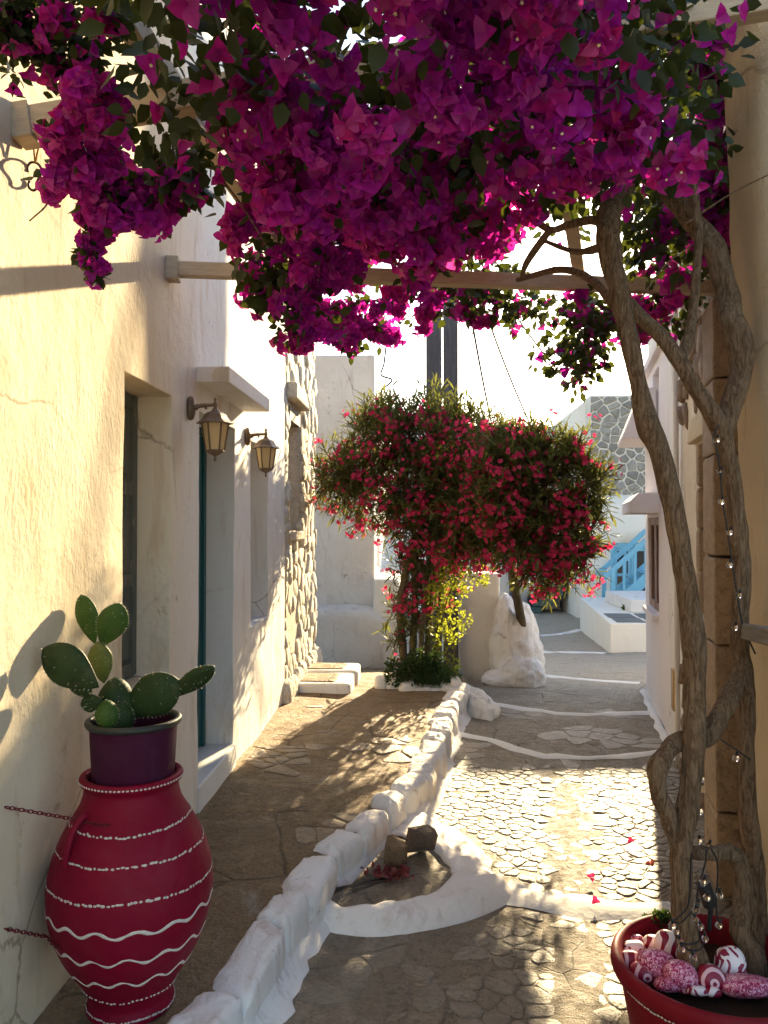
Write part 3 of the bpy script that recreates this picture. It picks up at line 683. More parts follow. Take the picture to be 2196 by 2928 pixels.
# low white-edged platform by the rubble wall
pl = thing('stone_platform', 'low white-edged stone platform at the rubble wall foot', 'platform', (-.85, 7.05, .15))
pa, pb_ = [atZ(*p, .27) for p in ((862,1972),(985,1972),(1020,1912),(905,1912))], None
for (c0, y0, y1, top) in ((0, 6.66, 7.18, .255), (1, 7.18, 7.62, .27)):
    x1 = -.62 if c0 == 0 else -.60
    mb = MB(); superq(mb, ((-1.14+x1)/2, (y0+y1)/2, .14), (1, 0, 0), (0, 1, 0), (0, 0, 1), (x1+1.14)/2, (y1-y0)/2, top-.14, .16, 28, 12, .04, 5, c0+3); mb.build('white_edge', M['kerb_white'], pl, smooth=True)
    mb = MB(); superq(mb, ((-1.18+x1)/2-.03, (y0+y1)/2+.005, top-.012), (1, 0, 0), (0, 1, 0), (0, 0, 1), (x1+1.1)/2-.055, (y1-y0)/2-.06, .022, .3, 24, 8, .05, 5, c0); mb.build('tread', M['walkway'], pl, smooth=True)

# ---------------------------------------------------------------- white house behind, on the left
hb = thing('white_house', 'white weathered house with flat roof behind the rubble wall', 'house', (-1.6, 11, -.3))
mb = panel_wall(MB(), (0, 10.0, 0), (1, 0, 0), (0, 0, 1), (0, -1, 0), (-3.0, -.62), (-.6, 3.78), (), .2, .15, .018)
mb.build('front_wall', M['wall_white_dirty'], hb, smooth=True, bevel=.03, seg=3, angle=55)
mb = panel_wall(MB(), (-.63, 0, 0), (0, 1, 0), (0, 0, 1), (1, 0, 0), (10.06, 16.5), (-.8, 3.72), ((10.7, 11.4, 1.0, 2.1),), .2, .3, .015)
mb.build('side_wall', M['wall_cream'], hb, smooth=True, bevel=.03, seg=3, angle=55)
mb = MB(); mb.box((-2.95, 10.1, -.6), (-.85, 16.4, 3.68)); mb.build('core', M['wall_white'], hb)
mb = MB(); superq(mb, (-1.75, 9.86, .1), (1, 0, 0), (0, 1, 0), (0, 0, 1), 1.35, .22, .48, .3, 40, 16, .12, 9, 5); mb.build('rough_plinth', M['wall_white_dirty'], hb, smooth=True)
mb = MB(); mb.box((-.62, 9.75, -.4), (-.30, 12.4, .93)); mb.build('low_side_wall', M['wall_white'], hb, smooth=True, bevel=.03)

# half wall and whitewashed outcrop beside the lane
hw = thing('half_wall', 'plain cream half wall end behind the oleander trunk', 'wall', (.6, 8.85, -.2))
mb = panel_wall(MB(), (0, 8.78, 0), (1, 0, 0), (0, 0, 1), (0, -1, 0), (.385, .85), (-.4, 1.06), (), .45, .1, .012)
mb.box((.40, 8.86, -.3), (.84, 9.2, 1.05)); mb.build('wall', M['wall_white'], hw, smooth=True, bevel=.03, seg=3, angle=55)
oc = MB()
for i, (px, py, Y, rx, ry, rz) in enumerate(((1468,1870,8.65,.25,.36,.54),(1487,1930,8.45,.26,.34,.24),(1446,1790,8.7,.12,.34,.36),(1505,1890,8.75,.19,.36,.34),(1450,1945,8.4,.27,.26,.12),(1490,1830,8.9,.18,.36,.40))):
    p = atY(px, py, Y); superq(oc, p, (1, 0, 0), (0, 1, 0), (0, 0, 1), rx, ry, rz, .97, 56, 40, .10, 9, i*2.3, .028)
oc.build('whitewashed_outcrop', M['kerb_white'], smooth=True, label='lumpy whitewashed rock outcrop beside the cream half wall', cat='rock')

# ---------------------------------------------------------------- house fronts on the right
UD, ND = Vector((.18191, .98331, 0)), Vector((-.98331, .18191, 0))
def rw_s(y): return y/.98331
def RWP(y, z, n=0): p = Vector((.726, 0, 0))+UD*rw_s(y)+ND*n; return Vector((p.x, p.y, z))
pk = thing('pink_house', 'pinkish white house at the lane corner with hooded window', 'house', RWP(7.0, -.1))
wp = (rw_s(6.67), rw_s(7.56), .85, 1.665); wu = (rw_s(6.6), rw_s(7.05), 2.5, 2.92)
mb = panel_wall(MB(), (.726, 0, 0), UD, (0, 0, 1), ND, (rw_s(5.99), rw_s(7.86)), (-.5, 3.05), (wp, wu), .12, .15, .006)
mb.build('wall', M['wall_pink'], pk, smooth=True, bevel=.012, angle=55)
def rbox(mb, y0, y1, z0, z1, n0, n1):
    a = RWP(y0, z0, n0); return mb.add([RWP(y, z, n) for z in (z0, z1) for (y, n) in ((y0, n0), (y1, n0), (y1, n1), (y0, n1))], [(0,3,2,1),(4,5,6,7),(0,1,5,4),(1,2,6,5),(2,3,7,6),(3,0,4,7)])
mb = MB(); rbox(mb, 5.99, 7.85, -.5, 3.03, -.125, -2.5); mb.build('rear_wall', M['wall_pink'], pk)
mb = MB(); mb.add([RWP(y, z, n) for y in (6.6, 7.66) for (z, n) in ((1.70, -.02), (1.70, .23), (1.80, .23), (1.87, .16), (1.87, -.02))], [(0,1,2,3,4),(9,8,7,6,5)]+[(i,(i+1)%5+0,(i+1)%5+5,i+5) for i in range(5)]); mb.build('window_hood', M['wall_pink'], pk, bevel=.008)
wf = None
for a, b in ((6.69, 7.10), (7.13, 7.54)):
    mb = MB(); rbox(mb, a, b, .87, 1.64, -.10, -.09); wn_ = mb.build('window_pane', M['dark_glass'], pk)
    for (a0, a1, z0, z1) in ((a, a+.06, .852, 1.663), (b-.06, b, .852, 1.663), (a+.06, b-.06, .852, .92), (a+.06, b-.06, 1.60, 1.663)):
        mb = MB(); rbox(mb, a0, a1, z0, z1, -.11, -.02); mb.build('frame_bar', M['brown_frame'], wn_)
    mb = MB(); rbox(mb, a-.012, b+.012, .80, .847, -.05, .055); mb.build('window_sill', M['wall_pink'], pk, bevel=.006)
mb = MB(); mb.add([RWP(y, z, n) for y in (6.95, 7.82) for (z, n) in ((2.36, -.02), (2.36, .26), (2.40, .26), (2.80, .10), (2.80, -.02))], [(0,1,2,3,4),(9,8,7,6,5)]+[(i,(i+1)%5,(i+1)%5+5,i+5) for i in range(5)]); mb.build('sloping_hood', M['wall_pink'], pk, bevel=.008)
mb = MB(); rbox(mb, 6.0, 7.88, 3.0, 3.08, -.3, .05); mb.build('roof_edge', M['wall_pink'], pk, bevel=.01)
for k in range(9):
    y = 6.02+k*.2; mb = MB(); rbox(mb, y, y+.185, 3.08, 3.5, -.06, -.03); mb.build('parapet_board', M['wall_far'], pk)
mb = MB(); rbox(mb, 5.6, 5.72, .30, .58, .004, .02); plt = mb.build('brass_plate', M['brass'], cat='plate', label='small upright brass plate on the cream wall corner')

ch = thing('cream_wall_house', 'narrow cream house front with downpipe between pink and stone houses', 'house', RWP(5.7, -.1))
mb = panel_wall(MB(), (.726, 0, 0), UD, (0, 0, 1), ND, (rw_s(5.2), rw_s(5.985)), (-.4, 4.3), (), .3, .12, .010)
mb.build('wall', M['wall_cream'], ch, smooth=True)
mb = MB(); rbox(mb, 5.2, 5.98, -.4, 4.28, -.3, -2.0); mb.build('rear_wall', M['wall_cream'], ch)
mb = MB(); mb.tube([RWP(5.26, z, .035) for z in np.linspace(0, 3.6, 12)], .018, 8); mb.build('downpipe', M['wall_white_dirty'], ch, smooth=True)

sh_ = thing('stone_house', 'brown stone house front with flaking plaster behind the vine trunks', 'house', RWP(4.2, -.05))
nb = (rw_s(4.08), rw_s(4.6), 1.10, 2.06)
mb = panel_wall(MB(), (.726, 0, 0), UD, (0, 0, 1), ND, (rw_s(2.3), rw_s(5.195)), (-.2, 4.3), (nb,), .22, .10, .02)
mb.build('wall', M['mortar'], sh_, smooth=True)
mb = MB(); rbox(mb, 2.3, 5.19, -.2, 4.28, -.225, -2.0); mb.build('rear_wall', M['mortar'], sh_)
for k in range(4):
    z0 = 1.10+k*.24; mb = MB(); c = RWP(4.555, z0+.118, -.105); superq(mb, c, UD, ND, (0, 0, 1), .05, .118, .116, .14, 26, 14, .03, 5, k+2, .005); mb.build('jamb_stone', M['ashlar'], sh_, smooth=True)
mb = MB(); rbox(mb, 4.05, 4.63, 1.02, 1.095, -.2, .03); mb.build('window_sill', M['wall_white'], sh_, smooth=True, bevel=.012)
mb = MB(); mb.add([RWP(y, z, n) for y in (4.0, 4.68) for (z, n) in ((2.07, -.1), (2.07, .05), (2.22, .03), (2.22, -.1))], [(0,1,2,3),(7,6,5,4)]+[(i,(i+1)%4,(i+1)%4+4,i+4) for i in range(4)]); mb.build('window_lintel', M['wall_yellow'], sh_, bevel=.01)
seeds = []; z = -.1
while z < 4.3:
    x = rw_s(2.3)+random.uniform(0, .1)
    while x < rw_s(5.2): seeds.append((x, z+random.uniform(-.03, .03))); x += random.uniform(.13, .30)
    z += .15
def bare(a, b):
    if nb[0]-.08 < a < nb[1]+.08 and nb[2]-.1 < b < nb[3]+.18: return 0
    return 1 if noise.noise(Vector((a*1.3, b*.55, 5))) > (-.2 if b < 1.2 else .16) else 0
lay_stones(voronoi(seeds, (rw_s(2.3), -.15), (rw_s(5.19), 4.28)), lambda a, b, h: Vector((.726, 0, b))+UD*a+ND*(h-.004), sh_, M['rubble_brown'], 'stone', 'small_stones', .018, (.02, .045), .03, 200, bare)
# dressed stone pier of the doorway in front of it
z = 0; k = 0
pier = thing('stone_pier', 'brown dressed stone door pier behind the vine trunks', 'pier', RWP(3.62, 0, .05))
while z < 2.5:
    hgt = [.36, .42, .30, .38, .45, .33][k % 6]; mb = MB(); c = RWP(3.60, z+hgt/2, .03); superq(mb, c, UD, ND, (0, 0, 1), .15+random.uniform(-.01, .01), .08, hgt/2-.003, .09, 32, 18, .02, 5, k+9, .006)
    mb.build('block', M['ashlar'], pier, smooth=True); z += hgt; k += 1
mb = MB(); rbox(mb, 3.76, 3.80, -.05, 2.5, .0, .09); mb.build('plaster_edge', M['wall_yellow'], pier, smooth=True, bevel=.008)

# plastered pillar close by on the right
pil = MB(); V = []; seg = 36; zs = list(np.linspace(-.05, 3.4, 60))
for z in zs:
    for k in range(seg):
        a = 2*math.pi*k/seg; e = .45; ca, sa = math.cos(a), math.sin(a); d = Vector((math.copysign(abs(ca)**e, ca), math.copysign(abs(sa)**e, sa), 0))
        r = .155*(1-.0*z); p = Vector((1.19-.028*z, 2.42, z))+d*r; g = .008*noise.noise(p*4)+.004*noise.noise(p*14); V.append(p+d*g)
pil.add(V, [(i*seg+k, i*seg+(k+1) % seg, (i+1)*seg+(k+1) % seg, (i+1)*seg+k) for i in range(len(zs)-1) for k in range(seg)]+[tuple(range(len(zs)*seg-seg, len(zs)*seg))])
pil.build('pillar', M['wall_yellow'], smooth=True, label='rough yellow plastered pillar carrying the pergola beam', cat='pillar')
# weathered timber stand whose sloping top pokes in beside the pillar
st = thing('timber_stand', 'weathered grey timber stand with slanting top beside the pillar', 'stand', (1.02, 2.12, 0))
mb = MB(); mb.obox((1.04, 2.14, 1.29), Vector((1, .15, -.12)).normalized(), Vector((-.15, 1, 0)).normalized(), Vector((.12, 0, 1)).normalized(), .15, .11, .022); mb.build('slanting_top', M['grey_wood'], st, bevel=.005)
for (x, y) in ((.985, 2.07), (1.0, 2.2), (1.14, 2.09), (1.15, 2.22)):
    mb = MB(); mb.box((x-.018, y-.018, 0), (x+.018, y+.018, 1.27-(x-1.04)*.12)); mb.build('leg', M['grey_wood'], st, bevel=.004)
mb = MB(); mb.box((.99, 2.075, .95), (1.15, 2.085, 1.2)); mb.build('back_board', M['grey_wood'], st)

# ---------------------------------------------------------------- far houses
YF = 19.0
fs = thing('far_stone_house', 'far house with grey stone upper storey and blue door', 'house', (4.5, YF, -.7))
X0, XS, X1 = atY(1648, 1500, YF).x, atY(1690, 1500, YF).x, 7.2
ZT, ZM = atY(1700, 1130, YF).z, atY(1700, 1415, YF).z
dw = (atY(1746, 1500, YF).x, atY(1748, 1500, YF).x+.98, -.66, 1.18)
mb = panel_wall(MB(), (0, YF, 0), (1, 0, 0), (0, 0, 1), (0, -1, 0), (X0, X1), (-1.0, ZM), (dw,), .12, .4, .02); mb.build('lower_wall', M['wall_far'], fs, smooth=True)
mb = MB(); mb.box((XS, YF+.02, ZM), (X1, YF+.6, ZT)); mb.build('upper_wall', M['mortar_grey'], fs)
mb = MB(); mb.box((X0, YF+.13, -1), (X1, YF+3, ZM-.02)); mb.build('rear_wall', M['wall_far'], fs)
g0 = atY(1612, 1195, YF+.6)
mb = MB(); mb.prism([(g0.x, YF+.6, 2.0), (X1, YF+.6, 2.0), (X1, YF+.6, ZT-.03), (XS, YF+.6, ZT-.03), (g0.x, YF+.6, g0.z)], (0, 2.5, 0)); mb.build('gable', M['wall_far'], fs)
seeds = []; z = ZM
while z < ZT+.2:
    x = XS-.2+random.uniform(0, .3)
    while x < 6.2: seeds.append((x, z+random.uniform(-.05, .05))); x += random.uniform(.16, .42)
    z += .165
lay_stones(voronoi(seeds, (XS, ZM), (6.3, ZT-.03)), lambda a, b, h: Vector((a, YF+.02-h, b)), fs, M['rubble_grey'], 'stone', 'small_stones', .020, (.02, .05), .02, 240, None, .3, .12)
d0, d1 = dw[0], dw[1]
mb = MB(); mb.box((d0, YF+.02, -.66), (d0+.09, YF+.11, 1.18)).box((d1-.09, YF+.02, -.66), (d1, YF+.11, 1.18)).box((d0+.09, YF+.02, 1.06), (d1-.09, YF+.11, 1.18)); mb.build('door_frame', M['blue_light'], fs)
for k in range(2):
    a = d0+.095+k*.40; b = a+.39
    mb = MB(); mb.box((a, YF+.06, -.65), (b, YF+.10, 1.055)); dl = mb.build('door_leaf', M['blue_light'], fs)
    for z0, z1 in ((.45, .98), (-.1, .38)):
        mb = MB(); mb.box((a+.07, YF+.052, z0), (b-.07, YF+.062, z1)); mb.build('pane', M['dark_glass'], dl)
# blue wooden stair
str_ = thing('blue_stair', 'light blue wooden outside stair with handrail', 'stair', (4.2, 17, -.5))
q = lambda px, py, Y=17.0: atY(px, py, Y)
for Y in (17.0, 17.8):
    mb = MB(); mb.bar(q(1715, 1768, 17.0)+Vector((0, Y-17, 0)), q(1900, 1612)+Vector((0, Y-17, 0)), .06, .22); mb.build('stringer', M['blue_light'], str_)
    mb = MB(); mb.bar(q(1728, 1652)+Vector((0, Y-17, 0)), q(1900, 1498)+Vector((0, Y-17, 0)), .07, .10); mb.build('handrail', M['blue_light'], str_)
    for px, a, b in ((1752, 1632, 1762), (1784, 1605, 1708), (1815, 1578, 1680), (1846, 1550, 1655)):
        mb = MB(); w = .085 if px == 1752 else .05; mb.bar(q(px, b)+Vector((0, Y-17, 0)), q(px, a)+Vector((0, Y-17, 0)), w, w, (0, 1, 0)); mb.build('post', M['blue_light'], str_)
for k in range(7):
    p = q(1725+k*24, 1762-k*20); mb = MB(); mb.box((p.x-.13, 17.02, p.z), (p.x+.13, 17.78, p.z+.04)); mb.build('tread', M['blue_light'], str_)
# white planter platform
pf = thing('planter_platform', 'white planter platform with slate topping before the blue stair', 'planter', (3.6, 14, -.7))
zt = .10
mb = MB(); mb.prism([(2.85, 12.2, -.8), (5.0, 12.2, -.8), (5.0, 16.6, -.8), (3.26, 16.6, -.8)], (0, 0, zt+.8)); mb.build('block', M['wall_far'], pf, bevel=.02)
mb = MB(); mb.prism([(3.28, 16.2, -.8), (4.1, 16.2, -.8), (4.3, 18.5, -.8), (3.8, 18.5, -.8)], (0, 0, .62)); mb.build('low_step', M['wall_far'], pf, bevel=.02)
for i in range(4):
    for j in range(2):
        x = 2.98+i*.5+.02*j; y = 12.3+j*.62
        mb = MB(); mb.prism([(x, y, zt), (x+.44, y, zt), (x+.46, y+.55, zt), (x+.04, y+.55, zt)], (0, 0, .012)); mb.build('slate_tile', M['tile_grey'], pf)
mb = MB(); mb.box((3.55, 13.7, zt), (4.9, 15.6, zt+.22)); mb.build('bed', M['wall_cream'], pf, bevel=.02)
# shaded house closing the lane, with blue door and green steps
fc = thing('far_white_house', 'shaded white house closing the lane with dark blue door', 'house', (2.0, 21, -.7))
YB = 21.0; fx = lambda px: atY(px, 1500, YB).x; fz = lambda py: atY(1500, py, YB).z
mb = panel_wall(MB(), (0, YB, 0), (1, 0, 0), (0, 0, 1), (0, -1, 0), (fx(1090), fx(1700)), (-1.0, fz(1220)), ((fx(1600), fx(1646), -.75, 1.15),), .15, .5, .02); mb.build('wall', M['wall_far'], fc, smooth=True)
mb = MB(); mb.box((fx(1090), YB+.16, -1), (fx(1700), YB+4, fz(1222))); mb.build('rear_wall', M['wall_far'], fc)
mb = MB(); mb.box((fx(1600)+.01, YB+.08, -.74), (fx(1646)-.01, YB+.14, 1.14)); mb.build('door', M['blue_dark'], fc)
mb = MB(); mb.box((fx(1455), YB-.9, -.8), (fx(1462), YB-.02, 1.1)); mb.build('blue_shutter', M['blue_dark'], fc)
gs = thing('green_steps', 'dark green steps against the shaded far house', 'steps', (fx(1500), YB-.6, -.6))
for k in range(5):
    mb = MB(); x0 = fx(1478)+k*.27; z0 = fz(1748)+k*.24; mb.box((x0, YB-1.0, z0), (x0+.5, YB-.02, z0+.22)); mb.build('step', M['green_dark'], gs, bevel=.01)
# ================================================================== things
def atX(px, py, X): d = ray(px, py); return Vector((0, 0, CAMZ))+d*(X/d.x)
# ---------------------------------------------------------------- pergola
pg = thing('pergola', 'weathered timber pergola beams under the magenta bougainvillea', 'pergola', (0, 2.9, 0))
b1a = atX(482, 770, XL); b1b = atY(1690, 812, 3.62); d = (b1b-b1a).normalized(); b1c = b1a+d*2.62
mb = MB(); mb.bar(b1a-d*.06, b1c, .055, .062); mb.build('cross_beam', M['beam'], pg, bevel=.004)
b0a = atX(55, 362, XL); b0b = atY(2075, 22, 2.1); d0_ = (b0b-b0a).normalized()
mb = MB(); mb.bar(b0a-d0_*.06, b0b+d0_*.2, .06, .08); mb.build('cross_beam', M['beam'], pg, bevel=.004)
for (a, dd) in ((b1a, d), (b0a, d0_)):
    mb = MB(); mb.obox(a+dd*.02, dd, dd.cross(Vector((0, 0, 1))).normalized(), dd.cross(Vector((0, 0, 1))).cross(dd).normalized(), .028, .04, .05); mb.build('wall_bracket', M['beam'], pg, bevel=.004)
zr_ = (b1a.z+b0a.z)/2+.08
for (p, q_) in (((-.77, 1.0), (-.60, 3.78)), ((-.03, 1.0), (.085, 3.80)), ((.10, 1.2), (.74, 3.75))):
    za = b0a.z+(b0b.z-b0a.z)*(p[0]-XL)/(b0b.x-XL)+.07; zb = b1a.z+.065
    mb = MB(); mb.bar((p[0], p[1], za+.02), (q_[0], q_[1], zb), .055, .06); mb.build('rafter', M['beam'], pg, bevel=.004)
mb = MB(); mb.bar((1.2, 2.3, 2.9), (1.34, 3.75, b1a.z+.07), .055, .06); mb.build('rafter', M['beam'], pg, bevel=.004)

# ---------------------------------------------------------------- twin board pole with its stays
pole = thing('timber_pole', 'tall dark twin board pole behind the oleander', 'pole', (.2, 8.72, -.2))
for a, b in ((1218, 1262), (1267, 1309)):
    x0, x1 = atY(a, 900, 8.7).x, atY(b, 900, 8.7).x
    mb = MB(); mb.box((x0, 8.66, -.3), (x1, 8.74, 5.7)); mb.build('board', M['pole'], pole, bevel=.004)
for z in (1.2, 3.0, 4.7):
    mb = MB(); mb.box((x0-.12, 8.68, z), (x0+.06, 8.72, z+.09)); mb.build('spacer', M['pole'], pole)
top = Vector((.36, 8.7, 4.95))
for n_, ((px, py), Y, lab) in enumerate((((1405, 1200), 14, 'leftmost thin stay wire falling from the pole'), ((1497, 1165), 15, 'middle thin stay wire falling from the pole'), ((1600, 1060), 17, 'rightmost stay wire sloping from the pole to the stone house'))):
    e = atY(px, py, Y); d = e-top; P = [top+d*(i/14)*1.12-Vector((0, 0, .12*math.sin(math.pi*i/14))) for i in range(15)]
    MB().tube(P, .017, 5).build('stay_wire', M['cable'], label=lab, cat='wire', group='wires from the pole')
P = dens([atY(*p, 9.3) for p in ((1118,935),(1105,985),(1098,1040),(1090,1072),(1120,1085),(1110,1100),(1092,1115),(1090,1150))], 6)
MB().tube(P, .011, 6).build('loose_cable', M['cable'], smooth=True, label='crooked black cable dangling beside the white house roof', cat='cable')

# ---------------------------------------------------------------- wall lanterns
def lantern(Y, label):
    Z = 2.17; t = thing('wall_lantern', label, 'lantern', (XL, Y, Z), 'wall lanterns by the teal door'); x = XL+.13
    mb = MB(); V = []
    for (r, o) in ((.035, 0.002), (.038, .012), (.034, .024), (.02, .032), (.0, .034)):
        V += [(XL+o, Y+.8*r*math.cos(2*math.pi*k/20), Z-.012+1.55*r*math.sin(2*math.pi*k/20)) for k in range(20)]
    mb.add(V, [(i*20+k, i*20+(k+1) % 20, (i+1)*20+(k+1) % 20, (i+1)*20+k) for i in range(4) for k in range(20)]); mb.build('back_plate', M['lantern'], t, smooth=True)
    mb = MB(); mb.tube(dens([Vector((XL+.03, Y, Z-.012)), Vector((XL+.05, Y, Z-.002)), Vector((XL+.09, Y, Z+.002)), Vector((x, Y, Z+.003))], 4), [.014]*4+[.010]*4+[.008]*5, 8).ball((XL+.085, Y, Z-.012), .007, 8, 5); mb.build('arm', M['lantern'], t, smooth=True)
    mb = MB(); mb.lathe([(.002, .040), (.007, .034), (.008, .026), (.005, .020), (.010, .010), (.011, 0), (.008, -.008), (.014, -.018), (.018, -.026), (.026, -.030)][::-1], (x, Y, Z), 12); mb.build('finial', M['lantern'], t, smooth=True)
    mb = MB(); mb.lathe([(.058, -.083), (.088, -.088), (.090, -.085), (.066, -.068), (.058, -.056), (.050, -.042), (.036, -.032), (.022, -.028)], (x, Y, Z), 6, .2); rf = mb.build('roof', M['lantern'], t, bevel=.002)
    r0, r1, z0, z1 = .060, .040, Z-.086, Z-.218
    for k in range(6):
        a, b = .2+k*math.pi/3, .2+(k+1)*math.pi/3
        c = lambda r, an, z: Vector((x+r*math.cos(an), Y+r*math.sin(an), z))
        mb = MB(); mb.prism([c(r0, a, z0), c(r0, b, z0), c(r1, b, z1), c(r1, a, z1)], (Vector((x, Y, 0))-Vector((c(r0, a, 0)+c(r0, b, 0))/2)).normalized()*.002); mb.build('glass_pane', M['frosted'], t)
        mb = MB(); mb.tube([c(r0+.002, a, z0), c(r1+.002, a, z1)], .0045, 5); mb.build('rib', M['lantern'], t)
    mb = MB(); mb.lathe([(.002, -.268), (.007, -.262), (.008, -.252), (.004, -.246), (.010, -.240), (.026, -.232), (.042, -.222), (.045, -.216), (.040, -.212)], (x, Y, Z), 12); mb.build('base_cap', M['lantern'], t, smooth=True)
    mb = MB(); mb.lathe([(.012, -.09), (.014, -.12), (.022, -.145), (.022, -.17), (.012, -.19), (.003, -.195)][::-1], (x, Y, Z), 12); mb.build('bulb', M['bulb_white'], t, smooth=True)
lantern(3.70, 'nearer wall lantern with sunlit glass, left of the teal door')
lantern(4.91, 'farther wall lantern right of the teal door')

# ---------------------------------------------------------------- crimson jar
JC = Vector((-.872, 2.33, .172)); JZ = JC.z
PROF = [(.118, 0), (.125, .004), (.127, .016), (.121, .030), (.119, .045), (.130, .072), (.150, .108), (.180, .152), (.207, .205), (.226, .260), (.237, .318), (.238, .372), (.231, .425), (.216, .475), (.194, .525), (.168, .570), (.147, .605), (.138, .635), (.136, .655), (.146, .668), (.150, .678), (.146, .688), (.136, .690), (.126, .684), (.124, .66), (.128, .60)]
def jr(z):
    pts = [(z_, r) for r, z_ in PROF[:19]]; return interp(pts, z)
def prof_dense(P, n=3):
    Q = dens([Vector((r, z, 0)) for r, z in P], n); return [(v.x, v.y) for v in Q]
jar = thing('clay_jar', 'tall crimson clay jar with white dots and wavy lines', 'jar', JC)
MB().lathe(prof_dense(PROF), JC, 64, 0, .004).build('body', M['jar_red'], jar, smooth=True)
def onjar(a, z, off=.0): r = jr(z)+off; return JC+Vector((r*math.cos(a), r*math.sin(a), z))
for z, n_, sz in ((.020, 80, .0045), (.084, 70, .0038), (.398, 120, .0055), (.490, 104, .0055), (.562, 86, .0055)):
    mb = MB()
    for k in range(n_):
        a = 2*math.pi*k/n_+random.uniform(-.018, .018); p = onjar(a, z+random.uniform(-.002, .002)+.006*noise.noise(Vector((math.cos(a)*1.5, math.sin(a)*1.5, z*7))), .001); T_ = Vector((-math.sin(a), math.cos(a), 0)); N_ = Vector((math.cos(a), math.sin(a), 0))
        mb.ball(p, (sz*1.15*random.uniform(.6, 1.3), .0012, sz*.75*random.uniform(.75, 1.2)), 6, 4, (T_, N_, Vector((0, 0, 1))))
    mb.build('dot_row', M['paint_white'], jar, smooth=True, kind='stuff')
mb = MB()
for k in range(78):
    a = 2*math.pi*k/78; p = JC+Vector((.150*math.cos(a), .150*math.sin(a), .679)); mb.ball(p, (.0045, .0016, .003), 6, 4, (Vector((-math.sin(a), math.cos(a), 0)), Vector((math.cos(a), math.sin(a), 0)), Vector((0, 0, 1))))
mb.build('rim_dot_row', M['paint_white'], jar, smooth=True, kind='stuff')
for z, ph in ((.320, 0), (.236, 1.3), (.158, 2.1)):
    mb = MB(); V = []; n_ = 240
    for k in range(n_):
        a = 2*math.pi*k/n_; zz = z+.0085*math.sin(a*15+ph+.6*math.sin(a*3))+.007*noise.noise(Vector((math.cos(a)*2.5, math.sin(a)*2.5, z*9)))
        w = .0046*(1+.7*noise.noise(Vector((math.cos(a)*9, math.sin(a)*9, z*7))))
        for o, e in ((-w, .0002), (-w*.6, .0016), (w*.6, .0016), (w, .0002)): V.append(onjar(a, zz+o, e))
    mb.add(V, [(k*4+j, k*4+j+1, ((k+1) % n_)*4+j+1, ((k+1) % n_)*4+j) for k in range(n_) for j in range(3)]); mb.build('wavy_line', M['paint_white'], jar, smooth=True)
a = math.atan2(-.80, -.55)
H = [onjar(a, .60, -.005), onjar(a, .598, .016), onjar(a, .56, .022), onjar(a, .50, .008), onjar(a, .475, -.004)]
MB().tube(dens(H, 5), .010, 10).build('handle', M['jar_red'], jar, smooth=True)

# chains tying the jar to the wall
def link_mesh():
    m = MB(); P = []
    for k in range(13): an = 2*math.pi*k/12; P.append(Vector((.0085*math.cos(an), .0048*math.sin(an), 0)))
    m.tube(P, .0016, 6, cap=False); me = bpy.data.meshes.new('link'); me.from_pydata([tuple(v) for v in m.v], [], m.f); me.materials.append(M['chain']); me.polygons.foreach_set('use_smooth', [True]*len(me.polygons)); return me
LM = link_mesh()
def chain(P, label):
    P = [Vector(p) for p in P]; t = thing('chain', label, 'chain', P[0]); L = [0]
    for a, b in zip(P[:-1], P[1:]): L.append(L[-1]+(b-a).length)
    n_ = int(L[-1]/.0125)
    for k in range(n_+1):
        s = k*.0125; j = max(i for i in range(len(L)-1) if L[i] <= s+1e-9); u = (s-L[j])/(L[j+1]-L[j]); p = P[j].lerp(P[j+1], u); d = (P[j+1]-P[j]).normalized()
        o = bpy.data.objects.new('link', LM); COL.objects.link(o); o.parent = t
        q_ = d.to_track_quat('X', 'Z').to_matrix().to_4x4()@Matrix.Rotation(math.pi/2*(k % 2)+.3, 4, 'X'); o.matrix_local = Matrix.Translation(p-P[0])@q_
def wrap(z, a0, a1, n=10): return [onjar(a0+(a1-a0)*i/n, z, .004) for i in range(n+1)]
def an(p): return math.atan2(p[1]-JC.y, p[0]-JC.x)
A = atX(22, 2309, XL+.004); chain([A]+wrap(.590, math.pi+.95, math.pi+1.55), 'upper red painted chain between wall and jar shoulder')
A = atX(18, 2656, XL+.004); chain([A]+wrap(.262, math.pi+.62, math.pi+1.0), 'lower red painted chain between wall and jar belly')

# ---------------------------------------------------------------- planter and prickly pear
PC = Vector((JC.x+.005, JC.y, .84)); pl_ = thing('plastic_planter', 'dark plum plastic planter set into the crimson jar mouth', 'planter', PC)
MB().lathe([(.100, -.03), (.118, .0), (.127, .165), (.126, .166), (.122, .16), (.119, .10), (.0005, .09)], PC, 48, 0, 0, True).build('body', M['planter_plum'], pl_, smooth=True, bevel=.001)
MB().lathe([(.124, .163), (.136, .165), (.140, .172), (.139, .180), (.133, .185), (.126, .184), (.121, .176), (.1235, .165)], PC, 48, 0, 0, False).build('rim', M['planter_rim'], pl_, smooth=True)
MB().lathe([(.117, .11), (.08, .118), (.03, .122), (.0005, .121)], PC, 24, 0, .03).build('soil', M['soil'], pl_, smooth=True)
cac = thing('prickly_pear', 'prickly pear cactus with oval pads in the plum planter', 'cactus', PC+Vector((-.03, 0, .12)))
